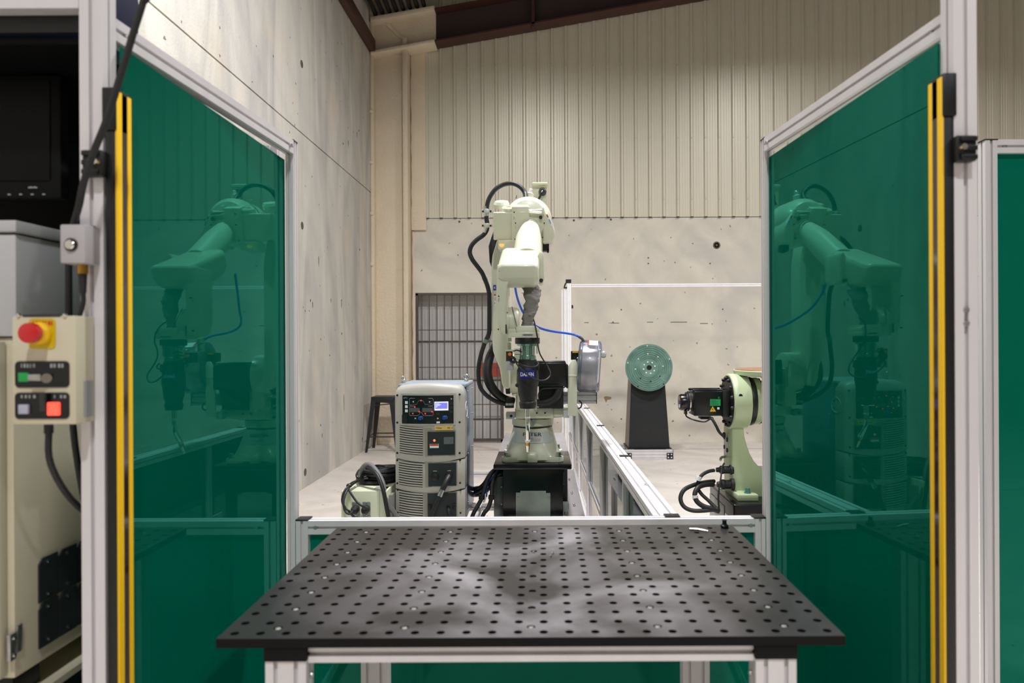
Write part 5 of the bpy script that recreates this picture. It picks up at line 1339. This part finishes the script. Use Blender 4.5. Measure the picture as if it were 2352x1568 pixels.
# ================================================================== TILTING POSITIONER
PX0, PY0, PY1, PTZ = 1.077, 4.0, 4.57, .515
t = thing('positioner_pedestal', 'black box base with grey side plates under the pale green positioner', 'base', (1.4, 4.28, 0))
B().box((PX0, PY0, 0), (1.80, PY1, PTZ)).out('body', 'black_gloss', t, bevel=.01, seg=3)
for y0, y1, zt_, m in ((4.03, 4.17, PTZ - .09, 'plate'), (4.20, 4.55, PTZ - .055, 'plate')):
    o = B().box((PX0 - .006, y0, .02), (PX0, y1, zt_)).out('side_plate', m, t, bevel=.002)
    for y in (y0 + .015, y1 - .015): bolt(o, (PX0 - .006, y, zt_ - .02), (-1, 0, 0), .005, .003, 'steel', 'screw')
B().box((PX0 + .03, 4.35, PTZ), (PX0 + .09, 4.48, PTZ + .0015)).out('top_sticker', 'label_silver', t)

t = thing('positioner', 'pale green tilting positioner with black motor, partly hidden by the right screen', 'positioner', (1.3, 4.28, PTZ))
prof2 = [(1684, 915), (1713, 915), (1712, 950), (1709, 985), (1711, 1003), (1716, 1022), (1723, 1042), (1733, 1060), (1745, 1073), (1762, 1082), (1830, 1086), (1830, 1150), (1683, 1150), (1682, 1100), (1681, 1070), (1681, 1000)]
pz = lambda x, y: Q(x, y, 4.20)
B().prism([pz(x, y) for x, y in prof2], (0, .20, 0)).out('upright', 'green_cast', t, bevel=.012, seg=3, angle=40)
f = B().box(Q(1694, 1153, 4.08), Q(1742, 1139, 4.08) + Vector((0, .13, 0))).out('foot', 'green_cast', t, bevel=.003)
f.data.transform(Matrix.Translation((0, 0, PTZ - min(v.co.z for v in f.data.vertices) + .001)))
q = Q(1717, 1139, 4.13); q.z = max(v.co.z for v in f.data.vertices)
B().cyl(q, q + Vector((0, 0, .006)), .020, n=16).cyl(q + Vector((0, 0, .006)), q + Vector((0, 0, .03)), .014, n=12).out('anchor_bolt', mat('teal_bolt', (90, 140, 140), .4, .5), f)
HC = Vector((0, 4.265, Q(1700, 921, 4.265).z)); HR = .166
hx0, hx1 = 1.115, 1.222
B().cyl((hx0, HC.y, HC.z), (hx1, HC.y, HC.z), HR, n=56).out('hub_ring', 'green_cast', t, bevel=.010, seg=3)
o = B().cyl((hx0 - .004, HC.y, HC.z), (hx0 + .006, HC.y, HC.z), HR - .012, n=48).out('hub_plate', 'black_metal', t)
for i in range(14):
    an = 2 * math.pi * i / 14 + .2
    c = (hx0 - .004, HC.y + .140 * math.cos(an), HC.z + .140 * math.sin(an))
    bolt(o, c, (-1, 0, 0), .0105, .014, 'black')
q = Vector((hx0 + .035, HC.y - HR * .96, HC.z + .045)); B().cyl(q + Vector((0, .02, 0)), q - Vector((0, .001, 0)), .011, n=16).out('hub_plug', 'black', t)
# motor
a, c = Q(1594, 898, 4.19), Q(1672, 955, 4.19)
mo = B().box((a.x, 4.19, c.z), (hx0 - .004, 4.345, a.z)).box((a.x - .006, 4.20, a.z - .004), (hx0 - .03, 4.215, a.z + .010)).box((a.x - .006, 4.32, a.z - .004), (hx0 - .03, 4.335, a.z + .010)).out('drive_motor', 'black_gloss', t, bevel=.006, seg=3)
B().box((hx0 - .05, 4.18, c.z - .006), (hx0 - .004, 4.355, a.z + .004)).out('motor_flange', 'black', t, bevel=.004)
mz = (a.z + c.z) / 2 + .008
B().lathe([(.060, 0), (.060, .025), (.054, .03), (.054, .036)], (a.x + .002, 4.268, mz), (-1, 0, 0), 30).out('encoder_ring', 'black', mo)
B().lathe([(.062, .014), (.062, .019)], (a.x + .002, 4.268, mz), (-1, 0, 0), 30).out('chrome_ring', 'chrome', mo)
B().lathe([(.050, .03), (.050, .065), (.045, .075), (.0001, .076)], (a.x + .002, 4.268, mz - .006), (-1, 0, 0), 30).out('encoder', 'black_gloss', mo)
for dz, m in ((.022, 'orange_print'), (.0, 'blue_knob'), (-.022, 'white')): B().box((a.x - .0755, 4.243, mz + dz - .014), (a.x - .0735, 4.27, mz + dz + .004)).out('encoder_label', m, mo)
yf_ = 4.1885
def mplate(px0, py0, px1, py1, m, name):
    p, q = Q(px0, py0, yf_), Q(px1, py1, yf_); return B().box((p.x, yf_ - .001, p.z), (q.x, yf_ + .002, q.z)).out(name, m, mo)
mplate(1631, 916.5, 1655, 931.5, 'green_print', 'motor_label')
b = B()
for i in range(4):
    p, q = Q(1633, 918.5 + i * 3.2, yf_), Q(1644 + (i * 5) % 9, 919.5 + i * 3.2, yf_); b.box((p.x, yf_ - .0014, p.z), (q.x, yf_, q.z))
b.out('label_print', mat('dark_green_print', (20, 100, 55), .5), mo)
B().prism([Q(1637, 932.5, yf_ - .001), Q(1630.5, 945, yf_ - .001), Q(1644.5, 945, yf_ - .001)], (0, .002, 0)).out('hazard_triangle', 'yellow', mo)
B().prism([Q(1638, 935.5, yf_ - .0014), Q(1635.5, 940.5, yf_ - .0014), Q(1637, 940.5, yf_ - .0014), Q(1636, 943.5, yf_ - .0014), Q(1639, 939, yf_ - .0014), Q(1637.5, 939, yf_ - .0014)], (0, .001, 0)).out('hazard_bolt', 'black', mo)
mplate(1647.5, 935, 1652.5, 940, 'white', 'check_sticker')
B().cyl((Q(1651, 913, yf_).x, yf_ - .001, Q(1651, 913, yf_).z), (Q(1651, 913, yf_).x, yf_ + .002, Q(1651, 913, yf_).z), .0065, n=16).out('round_sticker', mat('green_round', (10, 95, 50), .5), mo)
B().box((Q(1573, 950, 4.25).x, 4.24, Q(1573, 951, 4.25).z), (Q(1578, 950, 4.25).x, 4.28, Q(1573, 943, 4.25).z)).out('encoder_plug', 'black', mo)
B().tube([Q(1575, 949, 4.26), Q(1577, 956, 4.25), Q(1588, 962, 4.22), Q(1605, 967, 4.2), Q(1620, 968, 4.19), Q(1632, 961, 4.18)], .0045, 8, 6).out('encoder_lead', 'rubber', t)
B().box(Q(1610, 963, 4.22), Q(1632, 955, 4.30)).out('power_plug', 'black', mo, bevel=.003)
B().tube([Q(1630, 960, 4.2), Q(1636, 963, 4.17), Q(1645, 978, 4.15), Q(1652, 992, 4.15), Q(1661, 1001, 4.2)], .0085, 10, 6).out('power_lead', 'rubber', t)
B().lathe([(.018, 0), (.018, .012), (.01, .014)], (1.108, 4.30, Q(1661, 999, 4.3).z), (-1, 0, 0), 16).out('lead_grommet', 'black', t)
# left flank of the upright: cover strip with plugs
xl_ = min(pz(1681, 1000).x, pz(1682, 1100).x) - .001
sp_ = B().box((xl_ - .002, 4.30, Q(0, 1052, 4.3).z), (xl_ + .01, 4.36, Q(0, 1010, 4.3).z)).out('cover_strip', 'label_silver', t, bevel=.001)
for y, zz in ((4.30, 1016), (4.36, 1014), (4.30, 1040), (4.36, 1036)): B().cyl((xl_ + .01, y, Q(0, zz, 4.33).z), (xl_ - .006, y, Q(0, zz, 4.33).z), .013, n=14).out('flank_plug', 'black', t)
for yy, pyy, r in ((4.22, 1080, .026), (4.20, 1112, .031)):
    z = Q(1660, pyy, 4.2).z
    B().lathe([(r * 1.1, 0), (r * 1.1, .02), (r * .85, .022), (r * .85, .055), (r * .95, .058), (r * .95, .075), (r * .6, .082), (r * .5, .10)], (xl_ + .012, yy, z), (-1, 0, 0), 18).out('cable_plug', 'rubber', t)
B().tube([(xl_, 4.35, Q(0, 1060, 4.3).z), (xl_ - .03, 4.33, Q(0, 1061, 4.3).z), (xl_ - .04, 4.31, Q(0, 1066, 4.3).z)], .008, 8, 4).out('sensor_fitting', 'steel', t)
for pts, r in (([(1640, 1080, 4.2), (1628, 1082, 4.18), (1613, 1090, 4.16), (1605, 1103, 4.15), (1602, 1118, 4.15), (1610, 1133, 4.13), (1628, 1150, 4.1), (1650, 1172, 4.05)], .0105),
               ([(1640, 1105, 4.25), (1620, 1107, 4.2), (1595, 1113, 4.15), (1572, 1124, 4.12), (1563, 1143, 4.1), (1570, 1162, 4.08), (1590, 1172, 4.06), (1620, 1172, 4.05), (1650, 1168, 4.05)], .0125),
               ([(1638, 1112, 4.2), (1620, 1113, 4.16), (1604, 1119, 4.12), (1596, 1134, 4.1), (1600, 1150, 4.08), (1615, 1162, 4.06), (1635, 1168, 4.05), (1652, 1174, 4.05)], .0145),
               ([(1663, 1064, 4.25), (1658, 1075, 4.15), (1656, 1095, 4.08), (1652, 1120, 4.05), (1650, 1145, 4.04), (1652, 1172, 4.04)], .005)):
    B().tube([Q(*p) for p in pts], r, 10, 6).out('cable', 'rubber', t)
for px, py, d, ax in ((1604, 1098, 4.15, (0.3, 0, 1)), (1597, 1142, 4.09, (-.1, 0, 1))):
    q = Q(px, py, d); v = Vector(ax).normalized() * .012; B().cyl(q - v, q + v, .0165, n=14).out('cable_tag', 'white', t)
# rotating drum and turntable
B().cyl((hx1, HC.y, HC.z), (hx1 + .035, HC.y, HC.z), .146, n=44).out('seal_ring', 'black', t, bevel=.008)
B().cyl((hx1 + .035, HC.y, HC.z), (hx1 + .07, HC.y, HC.z), .142, n=44).out('drum_flange', 'green_cast', t, bevel=.004)
o = B().cyl((hx1 + .07, HC.y, HC.z - .01), (1.78, HC.y, HC.z - .01), .125, n=40).out('drum', 'green_cast', t, bevel=.004)
for i in range(22):
    an = 2 * math.pi * i / 22
    bolt(o, (hx1 + .07, HC.y + .131 * math.cos(an), HC.z + .131 * math.sin(an)), (1, 0, 0), .009, .012, 'black')
dz0 = Q(1720, 869, 4.05).z; dz1 = Q(1720, 853, 4.05).z
dcx = 1.50
B().cyl((dcx, HC.y, HC.z + .08), (dcx, HC.y, dz0), .11, n=36).out('turntable_neck', 'green_cast', t)
B().lathe([(.30, dz0 + .005), (.335, dz0 + .012), (.34, dz1 - .004), (.336, dz1)], (dcx, HC.y, 0), (0, 0, 1), 60).out('turntable', 'green_cast', t)
B().lathe([(.001, dz1), (.332, dz1), (.328, dz1 + .004), (.001, dz1 + .005)], (dcx, HC.y, 0), (0, 0, 1), 60).out('copper_face', 'copper', t)
B().box((dcx - .245, HC.y - .30, dz0 + .002), (dcx - .222, HC.y - .20, dz0 + .022)).out('turntable_slot', 'black', t)
B().tube([(1.32, 4.16, .98), (1.315, 4.15, .93), (1.335, 4.15, .89), (1.33, 4.15, .84)], .003, 8, 4).out('lead_end', 'black', t)
